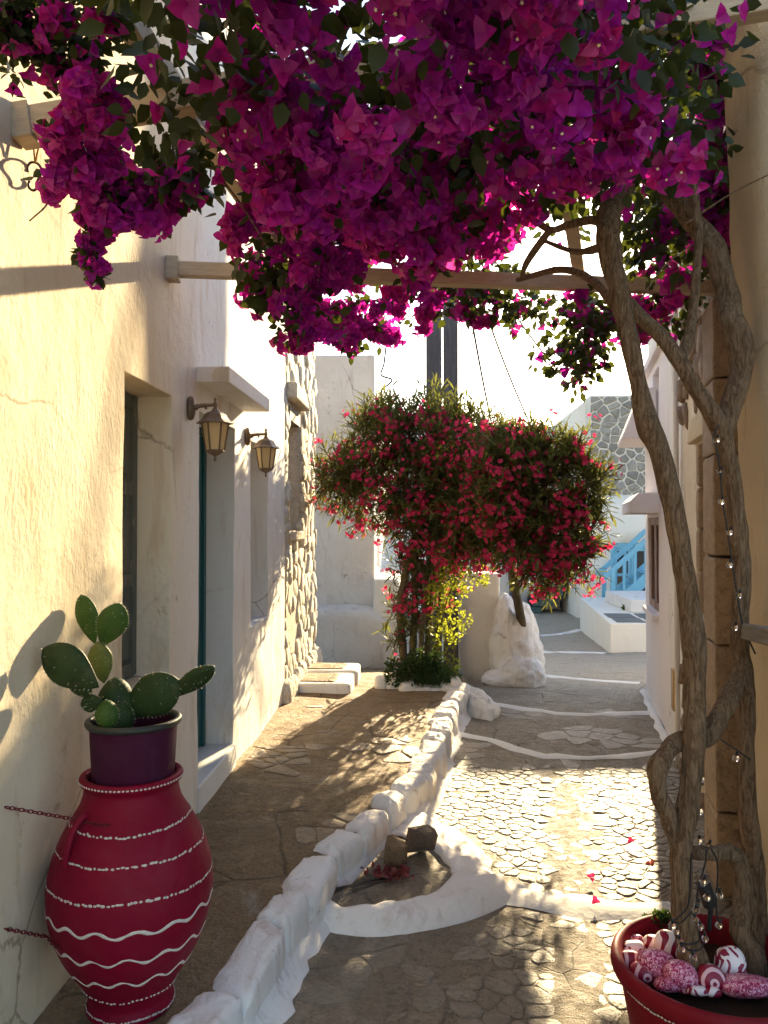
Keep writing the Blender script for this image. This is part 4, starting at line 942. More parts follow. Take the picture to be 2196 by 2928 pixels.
PADS = [((329,2122),(326,1936),104,2.33,'cactus_b',.05,.2), ((297,1955),(276,1836),72,2.40,'cactus_c',.022,.1), ((270,1842),(228,1700),72,2.45,'cactus_a',.014,.25), ((290,1850),(352,1722),80,2.43,'cactus_a',.014,-.3),
        ((285,1965),(118,1856),118,2.20,'cactus_b',.02,.1), ((262,1998),(196,1912),72,2.26,'cactus_b',.02,.2), ((292,2000),(224,2022),50,2.24,'cactus_b',.014,.3), ((352,2045),(515,1942),118,2.34,'cactus_b',.024,-.15),
        ((486,1998),(622,1896),62,2.36,'cactus_b',.016,-.7), ((308,2105),(304,2000),66,2.25,'cactus_a',.03,.1), ((352,2120),(345,2000),70,2.30,'cactus_b',.035,-.3)]
spn = MB()
for i, (a, b, w, Y, m, th, tw) in enumerate(PADS):
    A, B = atY(*a, Y), atY(*b, Y); B.y += tw*.05; ax = (B-A); L = ax.length; ax.normalize(); back = Vector((math.sin(tw), math.cos(tw), 0)); wx = ax.cross(back).normalized(); nn = wx.cross(ax).normalized()
    W = w*pxm(Y)*.53; mb = MB(); V = []; seg, rings = 28, 18
    for r_ in range(rings+1):
        u = r_/rings; prof = (math.sin(math.pi*u**1.28))**.66 if 0 < u < 1 else 0
        for k in range(seg):
            an_ = 2*math.pi*k/seg; ca, sa = math.cos(an_), math.sin(an_); bmp = 1+.05*noise.noise(Vector((ca*2, sa*2, u*5+i)))
            V.append(A+ax*(u*L)+wx*(W*prof*ca*bmp)+nn*(th*max(prof, .0)**.8*sa*bmp+.02*math.sin(u*2.2+i)*L))
    mb.add(V, [(r_*seg+k, r_*seg+(k+1) % seg, (r_+1)*seg+(k+1) % seg, (r_+1)*seg+k) for r_ in range(rings) for k in range(seg)]); mb.build('pad', M[m], cac, smooth=True)
    for r_ in range(2, rings+1, 1):
        for k in [0, 14]+random.sample(range(seg), 4):
            if (k % 14) and random.random() < .45: continue
            p = V[r_*seg+k]; c = A+ax*(r_/rings*L); d = (p-c); d = (d.normalized() if d.length > 1e-4 else ax)+Vector((random.uniform(-.4, .4), random.uniform(-.4, .4), random.uniform(-.4, .4))); d.normalize()
            o = d.orthogonal()*.0007; o2 = d.cross(o); spn.add([p+o, p-o*.5+o2, p-o*.5-o2, p+d*random.uniform(.005, .010)], [(0, 1, 3), (1, 2, 3), (2, 0, 3)])
spn.build('spines', M['spine'], cac, kind='stuff')

# ---------------------------------------------------------------- hook and rope on the near beam
hk = [atY(*p, 2.17) for p in ((80,492),(79,478),(86,466),(98,464),(110,470),(118,484),(117,500),(108,516),(104,530),(104,538),(98,544),(90,543),(83,536),(82,524),(85,517))]
MB().tube(dens(hk, 4), .0036, 8).build('hanging_hook', M['iron'], smooth=True, label='rusty iron S hook hanging from the pergola beam end', cat='hook')
rp = thing('jute_rope', 'frayed jute rope tied round the pergola beam end', 'rope', atY(90, 400, 2.17))
for P in (((62,365),(70,372),(80,372),(100,384),(112,392),(108,400),(95,395)), ((92,384),(96,420),(100,462)), ((104,392),(112,410),(106,440),(102,464)), ((68,376),(66,400),(58,440),(56,464)), ((112,400),(130,420),(146,436),(152,442)), ((66,378),(60,368),(64,358),(74,366),(66,376))):
    MB().tube(dens([atY(*p, 2.155) for p in P], 4), .0026, 6).build('strand', M['rope'], rp, smooth=True)

# ---------------------------------------------------------------- big pot with painted pebbles
QC = Vector((.765, 2.13, .0)); pot = thing('crimson_pot', 'large crimson pot with white dotted rim holding the vine trunks', 'pot', QC)
RZ = .455
MB().lathe(prof_dense([(.165, 0), (.172, .004), (.19, .12), (.215, .26), (.238, .38), (.243, .405), (.258, .412), (.264, .43), (.262, .448), (.252, .458), (.238, .452), (.23, .43), (.226, .37)]), QC, 72, 0, .003).build('body', M['pot_red'], pot, smooth=True)
mb = MB()
for k in range(150):
    a = 2*math.pi*k/150; mb.ball(QC+Vector((.2445*math.cos(a), .2445*math.sin(a), .398+random.uniform(-.001, .001))), (.0048*random.uniform(.8, 1.2), .0012, .0026), 6, 4, (Vector((-math.sin(a), math.cos(a), 0)), Vector((math.cos(a), math.sin(a), .1)).normalized(), Vector((0, 0, 1))))
mb.build('dot_row', M['paint_white'], pot, smooth=True, kind='stuff')
mb = MB(); V = [QC+Vector((0, 0, .397))]
for kk in (.3, .6, 1.0):
    V += [QC+Vector((.235*kk*math.cos(2*math.pi*k/36), .235*kk*math.sin(2*math.pi*k/36), .397-.01*kk+.012*noise.noise(Vector((k*.7, kk*4, 1))))) for k in range(36)]
mb.add(V, [(0, 1+k, 1+(k+1) % 36) for k in range(36)]+[(1+l*36+k, 1+(l+1)*36+k, 1+(l+1)*36+(k+1) % 36, 1+l*36+(k+1) % 36) for l in (0, 1) for k in range(36)]); mb.build('soil', M['soil'], pot, smooth=True)
s33 = 496/1659.0
PEB = [((360,545),105,62,'blot','plain plum-topped pebble with dotted white edge in the pot'), ((395,465),62,48,'patch','small crimson pebble at the back left of the pot'), ((565,500),80,68,'wave','white pebble with looping crimson bands beside the tall white one'),
       ((712,520),110,118,'wave','tall white pebble with bold crimson zigzag by the trunk'), ((340,660),95,78,'bands','plum striped pebble against the left pot rim'), ((480,770),115,82,'rings','crimson spiral pebble at the front left rim'),
       ((600,690),155,110,'patch','large pink flecked pebble below the zigzag one'), ((825,800),135,115,'patch','heart shaped pink patchwork pebble in the middle of the pot'), ((715,880),120,60,'patch','pink flecked pebble half hidden behind the front rim'),
       ((1115,825),110,102,'rings','round crimson pebble with white target rings'), ((1300,690),120,130,'blot','tall white pebble with crimson labyrinth marks on the right'), ((1440,900),230,85,'patch','long pink mottled pebble along the right rim'),
       ((980,945),90,40,'blot','low black and white pebble at the front rim'), ((1130,960),70,38,'wave','small white pebble beside the long mottled one'), ((860,900),90,60,'rings','dark ringed pebble wedged behind the front rim'), ((1230,880),80,55,'patch','small pink pebble below the labyrinth one'), ((1000,880),70,50,'bands','striped plum pebble in front of the trunk')]
for i, (c, rx, ry, m, lab) in enumerate(PEB):
    px, py = 1700+c[0]*s33, 2550+c[1]*s33; z = .425 if ry < 100 else .445; p = atZ(px, py, z); W, Hh = rx*s33*pxm(p.y), ry*s33*pxm(p.y)
    mb = MB(); tilt = random.uniform(-.5, .5); A3 = (Vector((math.cos(tilt), 0, math.sin(tilt)*.3)).normalized(), Vector((0, .94, -.35)), Vector((0, .35, .94)))
    superq(mb, p, A3[0], A3[1], A3[2], W*1.2, W*.9, Hh*1.15, .9, 22, 14, .06, 3, i*3.1); mb.build('painted_pebble', M['peb_'+m], smooth=True, label=lab, cat='pebble', group='painted pebbles in the crimson pot', loc=p)

# ---------------------------------------------------------------- rocks and petals
for (px, py, w, h, dp, m, lab, sd) in ((1128, 2490, .125, .13, .12, 'rock_brown', 'brown squarish rock leaning in the whitewashed basin', 3), (1203, 2462, .165, .14, .13, 'rock_dark', 'dark angular rock behind the brown one in the basin', 11)):
    p = atZ(px, py, .062)+Vector((0, dp*.5, 0)); bm = bmesh.new(); rr = random.Random(sd)
    for _ in range(26):
        d = Vector((rr.gauss(0, 1), rr.gauss(0, 1), rr.gauss(0, 1))).normalized(); e = Vector([math.copysign(abs(x)**.6, x) for x in d])*rr.uniform(.82, 1.0)
        bm.verts.new((e.x*w/2+e.z*.0015*(sd-6), e.y*dp/2-e.z*.01, max(0, h*.48+e.z*h*.56)))
    bmesh.ops.convex_hull(bm, input=bm.verts); bmesh.ops.delete(bm, geom=[v for v in bm.verts if not v.link_faces], context='VERTS')
    bm.verts.index_update()
    mb = MB(); mb.add([p+v.co for v in bm.verts], [tuple(v.index for v in f.verts) for f in bm.faces]); bm.free(); mb.build('rock', M[m], smooth=False, label=lab, cat='rock', loc=p)
def bract(rows=5, cols=4, ph=0.0):
    """an ovate papery bract: cupped, creased on the midrib, rippled edge, curling tip"""
    V = [(0, 0, 0)]
    for i in range(1, rows):
        v = i/rows; w = .43*math.sin(math.pi*v**.78)**.75
        for j in range(cols+1):
            q = -1+2*j/cols; V.append((w*q, v+.05*abs(q)*(1-v), .20*abs(q)**1.5*w+.05*math.sin(9*v+2.3*q+ph)*abs(q)-.22*v**3-.05*(1-abs(q))*math.sin(math.pi*v)))
    V.append((.02*math.sin(ph), 1.0, -.26)); n = cols+1; Fc = [(0, 1+j+1, 1+j) for j in range(cols)]
    for i in range(rows-2):
        for j in range(cols):
            a, b_, c_, d_ = 1+i*n+j, 1+i*n+j+1, 1+(i+1)*n+j+1, 1+(i+1)*n+j; Fc += [(a, b_, c_), (a, c_, d_)]
    t_ = len(V)-1; Fc += [(1+(rows-2)*n+j, 1+(rows-2)*n+j+1, t_) for j in range(cols)]
    return np.array(V), np.array(Fc)
BR_T, BR_F = bract()
n_ = 70; c = atZ(1108, 2503, .07)
pos = np.array([(c.x+random.gauss(0, .045), c.y+random.gauss(0, .035), .072+abs(random.gauss(0, .012))) for _ in range(n_)])
V, Fc = scatter(BR_T, BR_F, frames(rng.normal(size=(n_, 3))*np.array([1, 1, .35]), rng.uniform(0, 6.28, n_)), pos, rng.uniform(.02, .034, n_))
mesh_np('dry_petals', V, Fc, M['bract_dry'], label='heap of dried brown petals beside the basin rocks', cat='petals', kind='stuff')
def flower_geo(pos, axis, size, openn=.9, sd=0):
    r = random.Random(sd); A = Vector(axis).normalized(); X = A.orthogonal().normalized(); Y_ = A.cross(X); Vs = []; Fs = []
    for k in range(3):
        a = 2*math.pi*k/3+r.uniform(-.25, .25)+sd; out = X*math.cos(a)+Y_*math.sin(a); o = openn*r.uniform(.75, 1.2)
        ay = (A*math.cos(o)+out*math.sin(o)).normalized(); az = (A*math.sin(o)-out*math.cos(o)).normalized(); ax = ay.cross(az)
        s = size*r.uniform(.85, 1.1); n = len(Vs); Vs += [Vector(pos)+(ax*float(t[0])*1.05+ay*float(t[1])+az*float(t[2])*1.6)*s for t in BR_T]; Fs += [tuple(int(i)+n for i in f) for f in BR_F]
    return Vs, Fs
for i, (px, py, lab, m) in enumerate(((1702, 2582, 'fallen pink flower lying on the white painted step edge', 'bract_fresh'), (1690, 2512, 'fallen pink flower on the cobbles just beyond the painted edge', 'bract_fresh'), (1803, 2408, 'farthest fallen pink flower on the sunlit cobbles', 'bract_fresh'), (1862, 2474, 'withered dark flower lying at the shadow edge', 'bract_dry'))):
    p = atZ(px, py, .025); Vs, Fs = flower_geo(p+Vector((0, 0, .006)), (random.uniform(-.5, .5), -.6, .9), .024, .95, i+1); mb = MB(); mb.add(Vs, Fs); mb.build('fallen_flower', M[m], label=lab, cat='flower', group='flowers fallen on the lane', loc=p)

# ---------------------------------------------------------------- string lights
def bulb(t, p, r, hang=Vector((0, 0, -1))):
    g = MB(); g.ball(p, r, 12, 8); o = g.build('bulb', M['bulb_glass'], t, smooth=True)
    MB().tube([p-hang*(r*.8), p-hang*(r*2.0)], r*.42, 8).build('cap', M['cable'], o, smooth=True)
    MB().tube([p-hang*(r*.7), p+hang*(r*.2)], r*.14, 5).build('filament', M['brass'], o)
l1 = thing('string_lights', 'upper string of clear bulbs down the right vine trunk', 'lights', atY(2050, 1225, 2.26))
P = dens([atY(*p, 2.24) for p in ((2055,1215),(2043,1238),(2040,1258),(2052,1300),(2060,1360),(2066,1430),(2080,1520),(2094,1610),(2108,1700),(2124,1790),(2142,1832),(2160,1870))], 5)
MB().tube(P, .0024, 6).build('cord', M['cable'], l1, smooth=True)
for p in ((2049,1260),(2059,1350),(2062,1436),(2086,1523),(2086,1616),(2112,1703),(2101,1795)): bulb(l1, atY(*p, 2.23), .0085, Vector((-.3, 0, -1)).normalized())
l2 = thing('string_lights', 'lower string of clear bulbs wound round the trunk in the pot', 'lights', atY(1990, 2700, 2.1))
for P in (((2036,2036),(2024,2060),(2028,2085),(2050,2105),(2080,2128),(2115,2150),(2146,2174)), ((1976,2440),(1974,2500),(1972,2560),(1962,2600),(1930,2630)), ((2020,2428),(2018,2460),(2008,2500),(1996,2540),(1992,2580),(1985,2620)), ((2034,2428),(2050,2460),(2052,2510),(2047,2570),(2052,2640)), ((1925,2632),(1945,2640),(1965,2620),(1985,2600)), ((1930,2650),(1940,2690),(1970,2700),(1998,2690),(2000,2660)), ((1948,2700),(1975,2718),(2005,2712),(2012,2690))):
    MB().tube(dens([atY(*p, 2.06 if p[1] > 2300 else 2.2) for p in P], 5), .0022, 6).build('cord', M['cable'], l2, smooth=True)
for p in ((2027,2114),(2104,2168),(2005,2228),(2001,2320),(1999,2405),(2025,2420),(2012,2522),(2022,2567),(1995,2588),(1990,2604),(1988,2630),(2004,2650),(2055,2646),(1922,2648),(1934,2664),(1945,2692),(1949,2714),(2016,2684),(1982,2738),(2058,2560)):
    bulb(l2, atY(*p, 2.02 if p[1] > 2450 else 2.18), random.uniform(.0075, .0095), Vector((random.uniform(-.4, .4), 0, -1)).normalized())
sp = thing('solar_stake', 'small black solar lamp stake standing in the pot', 'lamp', atY(2030, 2640, 2.2))
MB().tube(dens([atY(*p, 2.2) for p in ((2028,2660),(2030,2620),(2032,2595),(2024,2585),(2016,2590))], 4), .007, 8).build('stem', M['cable'], sp, smooth=True)
mb = MB(); mb.obox(atY(2022, 2560, 2.2), Vector((.8, .5, .3)).normalized(), Vector((-.5, .85, 0)).normalized(), Vector((-.3, -.1, .95)).normalized(), .016, .012, .034); mb.build('panel', M['cable'], sp, bevel=.003)
# ================================================================== plants
def limb(root, name, pts, m='bark', amp=.2, seg=14):
    """pts: (px, py, Y, width px)"""
    P = [atY(a, b, Y) for a, b, Y, w in pts]; Rr = [w*pxm(Y)/2*(.9 if m == 'bark' else 1) for a, b, Y, w in pts]; n = 8
    Q = dens(P, n); RR = [Vector((r, 0, 0)) for r in Rr]; RR = [max(.002, v.x) for v in dens(RR, n)]
    return MB().tube(Q, RR, seg, amp, 16).build(name, M[m], root, smooth=True)
bv = thing('bougainvillea', 'old bougainvillea with twisting trunks and magenta canopy over the lane', 'vine', (.78, 2.13, .39))
limb(bv, 'trunk', [(1990,2790,2.12,96),(1985,2740,2.12,88),(1968,2690,2.12,72),(1952,2600,2.12,62),(1948,2450,2.12,62),(1968,2300,2.13,64),(1983,2150,2.14,66),(1988,1990,2.15,66),(1984,1850,2.16,66),(1966,1700,2.17,64),(1944,1550,2.18,64),(1914,1400,2.19,64),(1880,1280,2.2,64),(1852,1215,2.2,74),(1836,1150,2.21,56),(1806,1000,2.22,54),(1784,900,2.24,58),(1762,800,2.26,64),(1745,720,2.28,72),(1738,650,2.3,76),(1745,600,2.34,70),(1770,560,2.4,62),(1800,515,2.45,56),(1815,440,2.5,50)], seg=28)
limb(bv, 'trunk', [(2150,2790,2.2,90),(2146,2720,2.2,70),(2118,2668,2.2,58),(2122,2596,2.22,56),(2125,2524,2.23,56),(2113,2464,2.23,56),(2086,2436,2.22,54),(2038,2440,2.19,48),(1985,2440,2.16,44)], seg=24)
limb(bv, 'trunk', [(2170,2770,2.28,70),(2168,2600,2.3,56),(2158,2430,2.3,48),(2144,2332,2.3,48),(2134,2188,2.3,48),(2140,2044,2.3,46),(2128,1940,2.3,52),(2116,1860,2.3,56),(2118,1721,2.3,52),(2122,1621,2.3,50),(2112,1497,2.3,50),(2098,1398,2.3,50),(2078,1298,2.29,52),(2058,1218,2.28,56),(1998,1124,2.28,48),(1939,1029,2.28,50),(1890,960,2.3,46),(1840,915,2.32,42),(1800,870,2.36,40)], seg=24)
limb(bv, 'branch', [(2124,1900,2.27,48),(2108,1940,2.25,52),(2072,2020,2.2,58),(2024,2101,2.19,58),(1975,2118,2.2,54),(1942,2118,2.17,52),(1909,2150,2.13,52),(1880,2205,2.11,60),(1886,2274,2.11,52),(1909,2330,2.12,56),(1926,2390,2.13,46),(1946,2450,2.13,40)], seg=14)
limb(bv, 'branch', [(2066,1235,2.29,56),(2088,1165,2.3,66),(2112,1090,2.31,66),(2120,1020,2.32,74),(2106,955,2.33,86),(2090,905,2.34,78),(2077,829,2.36,68),(2044,716,2.38,66),(1985,637,2.42,66),(1912,550,2.46,60),(1832,477,2.5,52),(1766,424,2.55,44),(1690,380,2.6,34),(1600,340,2.7,24)], seg=18)
limb(bv, 'branch', [(1939,1029,2.28,40),(1965,985,2.3,34),(1980,900,2.32,30),(1990,800,2.33,30),(1998,663,2.35,28),(1985,564,2.36,28),(1958,431,2.36,28),(1938,332,2.35,26),(1892,265,2.32,24),(1779,172,2.3,18),(1700,110,2.28,12)], seg=10)
limb(bv, 'branch', [(1740,640,2.3,34),(1693,630,2.35,28),(1627,643,2.4,24),(1573,657,2.42,22),(1520,617,2.45,20),(1494,570,2.46,18),(1514,517,2.46,18),(1573,471,2.46,16),(1627,451,2.46,14)], seg=10)
limb(bv, 'branch', [(1573,657,2.42,24),(1507,749,2.6,20),(1494,796,2.8,14)], seg=8)
limb(bv, 'branch', [(1760,880,2.3,30),(1690,800,2.5,26),(1600,770,2.7,22),(1480,800,3.0,14)], seg=8)
limb(bv, 'branch', [(1735,700,2.3,34),(1650,720,2.5,20),(1560,690,2.7,12)], seg=8)
for pts in (((155,545),(130,590),(100,618),(84,632)), ((300,540),(275,620),(262,640),(258,700),(250,760),(247,800)), ((1090,420),(1095,520),(1105,640)), ((1960,640),(2080,560),(2196,500)), ((1830,860),(1900,760),(1980,700)), ((640,520),(700,600),(760,700)), ((140,330),(110,360),(90,380))):
    limb(bv, 'twig', [(a, b, 2.1, 7-4*i/len(pts)) for i, (a, b) in enumerate(pts)], 'bark', .1, 6)

# canopy: a thick, uneven mat of leaves and bracts lying on the pergola, thinner to the right
XLB = [(.8, -.52), (1.5, -.56), (1.75, -.68), (1.9, -.66), (2.05, -.46), (2.6, -.50), (3.3, -.56), (3.9, -.55)]
def canopy_dens(x, y):
    xl = interp(XLB, y)+.05*noise.noise(Vector((y*5, 0, 1)))
    if x < xl or x > 1.65 or y < .85 or y > 3.75: return 0
    if y < 2.5 and x > .355*y: return 0            # stays inside the pillar
    d = 1.0
    if y < 2.45 and x > .20*y+.05: d *= .7
    if x > .62: d *= .72                       # right side is airier
    if x > .95 and y < 2.9: d *= .55
    if y > 3.4: d *= .7
    if .33 < x < .85 and 2.6 < y < 3.75: d *= .04     # opening to the sky
    d *= .8+.6*noise.noise(Vector((x*2.2, y*2.2, 9)))
    return max(0, d)
def under(x, y):                               # height of the canopy's underside
    z = 2.46+.09*noise.noise(Vector((x*2.6, y*2.6, 4)))+.05*noise.noise(Vector((x*7, y*7, 2)))
    if y < 1.5: z += (1.5-y)*.20
    return z+.25*(y-1.9) if y > 1.9 else z
FL, LF = [], []                                # flowers: (pos, axis, size); leaves: (pos, dir, size)
clusters = []
tries = 0
while len(clusters) < 620 and tries < 60000:
    tries += 1; x, y = random.uniform(-1.0, 1.65), random.uniform(.85, 3.9)
    if random.random() > canopy_dens(x, y): continue
    z = under(x, y)+abs(random.gauss(0, .17)); clusters.append((x, y, z, .085))
HANG = [((830,975),3.7,.05,4),((885,950),3.7,.07,4),((850,900),3.7,.08,5),((880,840),3.5,.10,5),((840,840),3.4,.08,4),((960,900),3.6,.12,7),((1010,950),3.7,.10,6),((1080,900),3.6,.12,8),((1180,860),3.5,.10,6),((1240,790),3.2,.12,8),((1340,880),3.6,.12,9),((1330,820),3.3,.12,8),((1450,880),3.6,.12,8),((1420,820),3.4,.12,8),((1500,850),3.6,.08,4),
        ((1650,1060),3.5,.09,9),((1640,1000),3.5,.11,9),((1690,960),3.4,.11,9),((1720,900),3.3,.13,10),((1660,900),3.4,.12,8),((1600,870),3.5,.10,6),((1880,900),3.2,.12,9),((1930,930),3.2,.09,6),((1960,840),3.1,.12,8),((1880,830),3.0,.12,8),
        ((690,620),2.4,.08,7),((760,780),2.8,.12,9),((850,740),2.7,.13,10),((950,700),2.6,.13,10),((1000,800),3.0,.13,10),((1130,690),2.3,.10,8),((1150,640),2.2,.12,9),((1250,660),2.4,.10,7),((1230,720),2.5,.08,5),((760,830),3.0,.07,6),((730,770),2.9,.06,5),
        ((260,550),2.0,.06,8),((340,580),2.05,.07,9),((430,570),2.1,.08,9),((530,560),2.1,.07,8),((215,470),1.9,.06,9),((240,400),1.8,.06,9),((290,320),1.75,.06,9),((268,640),2.1,.03,3),((262,690),2.1,.028,4),((255,740),2.1,.026,4),((262,790),2.1,.02,3),((300,765),2.1,.015,1),((870,560),2.0,.10,7),((980,420),1.75,.09,8),
        ((60,40),1.62,.05,7),((160,60),1.66,.05,8),((230,130),1.7,.05,7),((100,140),1.7,.05,7),((170,190),1.74,.04,7),((40,190),1.7,.035,4),((30,110),1.65,.04,5),((20,10),1.6,.05,6),((290,40),1.62,.05,5),((240,215),1.74,.03,4),((2040,120),2.7,.14,8),((2060,230),2.8,.12,8),((2030,330),2.8,.12,7),((2060,480),2.9,.13,8),((2040,620),2.9,.12,7),((1990,160),2.6,.13,6),((1960,90),2.6,.12,6),((1880,60),2.5,.12,6),((2070,700),2.9,.10,6),((1950,480),2.9,.14,8),((1880,640),3.0,.14,8),((1930,740),3.0,.12,8),((1840,720),3.0,.12,7),((1780,330),2.7,.14,8),((1850,220),2.6,.14,7)]
for (uv, Y, r, n) in HANG:
    if uv[1] > 780 and 2.9 < Y: Y = 3.72+random.uniform(0, .35) if uv[0] > 890 else 2.75
    p = atY(*uv, Y)
    for _ in range(n): clusters.append((p.x+random.gauss(0, r*.5), p.y+random.gauss(0, r*.8), p.z+random.gauss(0, r*.45), min(.06, r*.6)))
for (x, y, z, rr) in clusters:
    red = noise.noise(Vector((x*1.7, y*1.7, 6)))
    bloom = 1.15*noise.noise(Vector((x*2.9+3, y*2.9, z*2)))+(.25 if x < .35 else -.05)-(.25 if .1 < x < .9 and y > 2.0 else 0)-(.1 if x > .2*y+.05 and y < 2.45 else 0)
    nf = 20 if bloom > .06 else (4 if bloom > -.04 else 1)
    nl = 5 if bloom > .08 else 16
    # clusters face outward: down and towards the open lane
    main = Vector((random.gauss(0, .55), -.55+random.gauss(0, .5), -.55+random.gauss(0, .5))).normalized()
    for _ in range(nf):
        d = (main+Vector((random.gauss(0, .6), random.gauss(0, .6), random.gauss(0, .6)))).normalized()
        FL.append((Vector((x, y, z))+d*rr*random.uniform(.5, 1.0), (d+Vector((0, -.25, -.1))).normalized(), random.uniform(.025, .038)*(1 if rr > .04 else .75)))
    for _ in range(nl):
        d = Vector((random.gauss(0, 1), random.gauss(0, 1), random.gauss(0, .8))).normalized()
        LF.append((Vector((x, y, z+.02))+d*random.uniform(.3, 1.35)*rr, (d+Vector((0, 0, -.5))).normalized(), random.uniform(.035, .06)*(1 if rr > .04 else .6)))
# the dense dark inside of the mat
for _ in range(5200):
    x, y = random.uniform(-1.0, 1.65), random.uniform(.8, 3.9)
    if random.random() > canopy_dens(x, y)*1.1: continue
    d = Vector((random.gauss(0, 1), random.gauss(0, 1), random.gauss(0, .5))).normalized()
    LF.append((Vector((x, y, under(x, y)+random.uniform(.12, .5))), d, random.uniform(.05, .075)))
LEAF_T = np.array([(0, 0, 0), (-.27, .30, .05), (-.22, .65, .03), (0, 1, -.05), (.22, .65, .03), (.27, .30, .05), (0, .45, -.02)])
LEAF_F = np.array([(6, 1, 0), (6, 2, 1), (6, 3, 2), (6, 4, 3), (6, 5, 4), (6, 0, 5)])
def flower_template(openn, sd):
    Vs, Fs = flower_geo((0, 0, 0), (0, 1, 0), 1.0, openn, sd); return np.array([tuple(v) for v in Vs]), np.array(Fs)
FT = [flower_template(o, s) for o, s in ((.75, 1), (.95, 2), (.6, 3), (1.1, 4))]
def visible_rank(items):
    out = []
    for i, (p, d, s) in enumerate(items):
        q_ = seen(p, 0); dep = depth_of(p)
        out.append((s/dep if q_ and dep > .3 else 0)*(1 if p.z < under(p.x, p.y)+.08 else .5))
    return np.array(out)
def plant_pieces(root, items, templates, m, name, rest, nmax, roll=True):
    rank = np.argsort(-visible_rank(items)); top = set(rank[:nmax].tolist()); off = ROOTLOC[root.name]
    meshes = []
    for T, Fc in templates:
        me = bpy.data.meshes.new(name); me.from_pydata(T.tolist(), [], Fc.tolist()); me.materials.append(m); me.polygons.foreach_set('use_smooth', [True]*len(Fc)); meshes.append(me)
    Vs, Fs, nv = [], [], 0; groups = [[] for _ in templates]
    for i, (p, d, s) in enumerate(items):
        k = i % len(templates)
        if i in top:
            o = bpy.data.objects.new(name, meshes[k]); COL.objects.link(o); o.parent = root
            o.matrix_local = Matrix.Translation(p-off)@(d.to_track_quat('Y', 'Z').to_matrix().to_4x4())@Matrix.Rotation(random.uniform(0, 6.28), 4, 'Y')@Matrix.Diagonal((s, s, s, 1))
        else: groups[k].append(i)
    for k, (T, Fc) in enumerate(templates):
        g = groups[k]
        if not g: continue
        pos = np.array([tuple(items[i][0]) for i in g]); ax = np.array([tuple(items[i][1]) for i in g]); sz = np.array([items[i][2] for i in g])
        V, FF = scatter(T, Fc, frames(ax, rng.uniform(0, 6.28, len(g))), pos, sz); Vs.append(V); Fs.append(FF+nv); nv += len(V)
    mesh_np(rest, np.concatenate(Vs), np.concatenate(Fs), m, root, True, kind='stuff')
plant_pieces(bv, FL, FT, M['bract'], 'flower', 'flower_mass', 300)
plant_pieces(bv, LF, [(LEAF_T*np.array([1.25, 1, 1]), LEAF_F)], M['vine_leaf'], 'leaf', 'leaf_mass', 300)
# tiny cream florets in the middle of some flowers
vis = np.argsort(-visible_rank(FL))[:900]; pick = [int(i) for i in vis if random.random() < .16]
T = np.array([(0, 0, 0)]+[(math.cos(2*math.pi*k/10)*(1 if k % 2 == 0 else .5), .0, math.sin(2*math.pi*k/10)*(1 if k % 2 == 0 else .5)) for k in range(10)]); Fc = np.array([(0, 1+k, 1+(k+1) % 10) for k in range(10)])
pos = np.array([tuple(FL[i][0]+FL[i][1]*FL[i][2]*.45) for i in pick]); ax = np.array([tuple(FL[i][1]) for i in pick])
V, FF = scatter(T, Fc, frames(ax, rng.uniform(0, 6, len(pick))), pos, np.full(len(pick), .0045)); mesh_np('florets', V, FF, M['eye_white'], bv, False, kind='stuff')

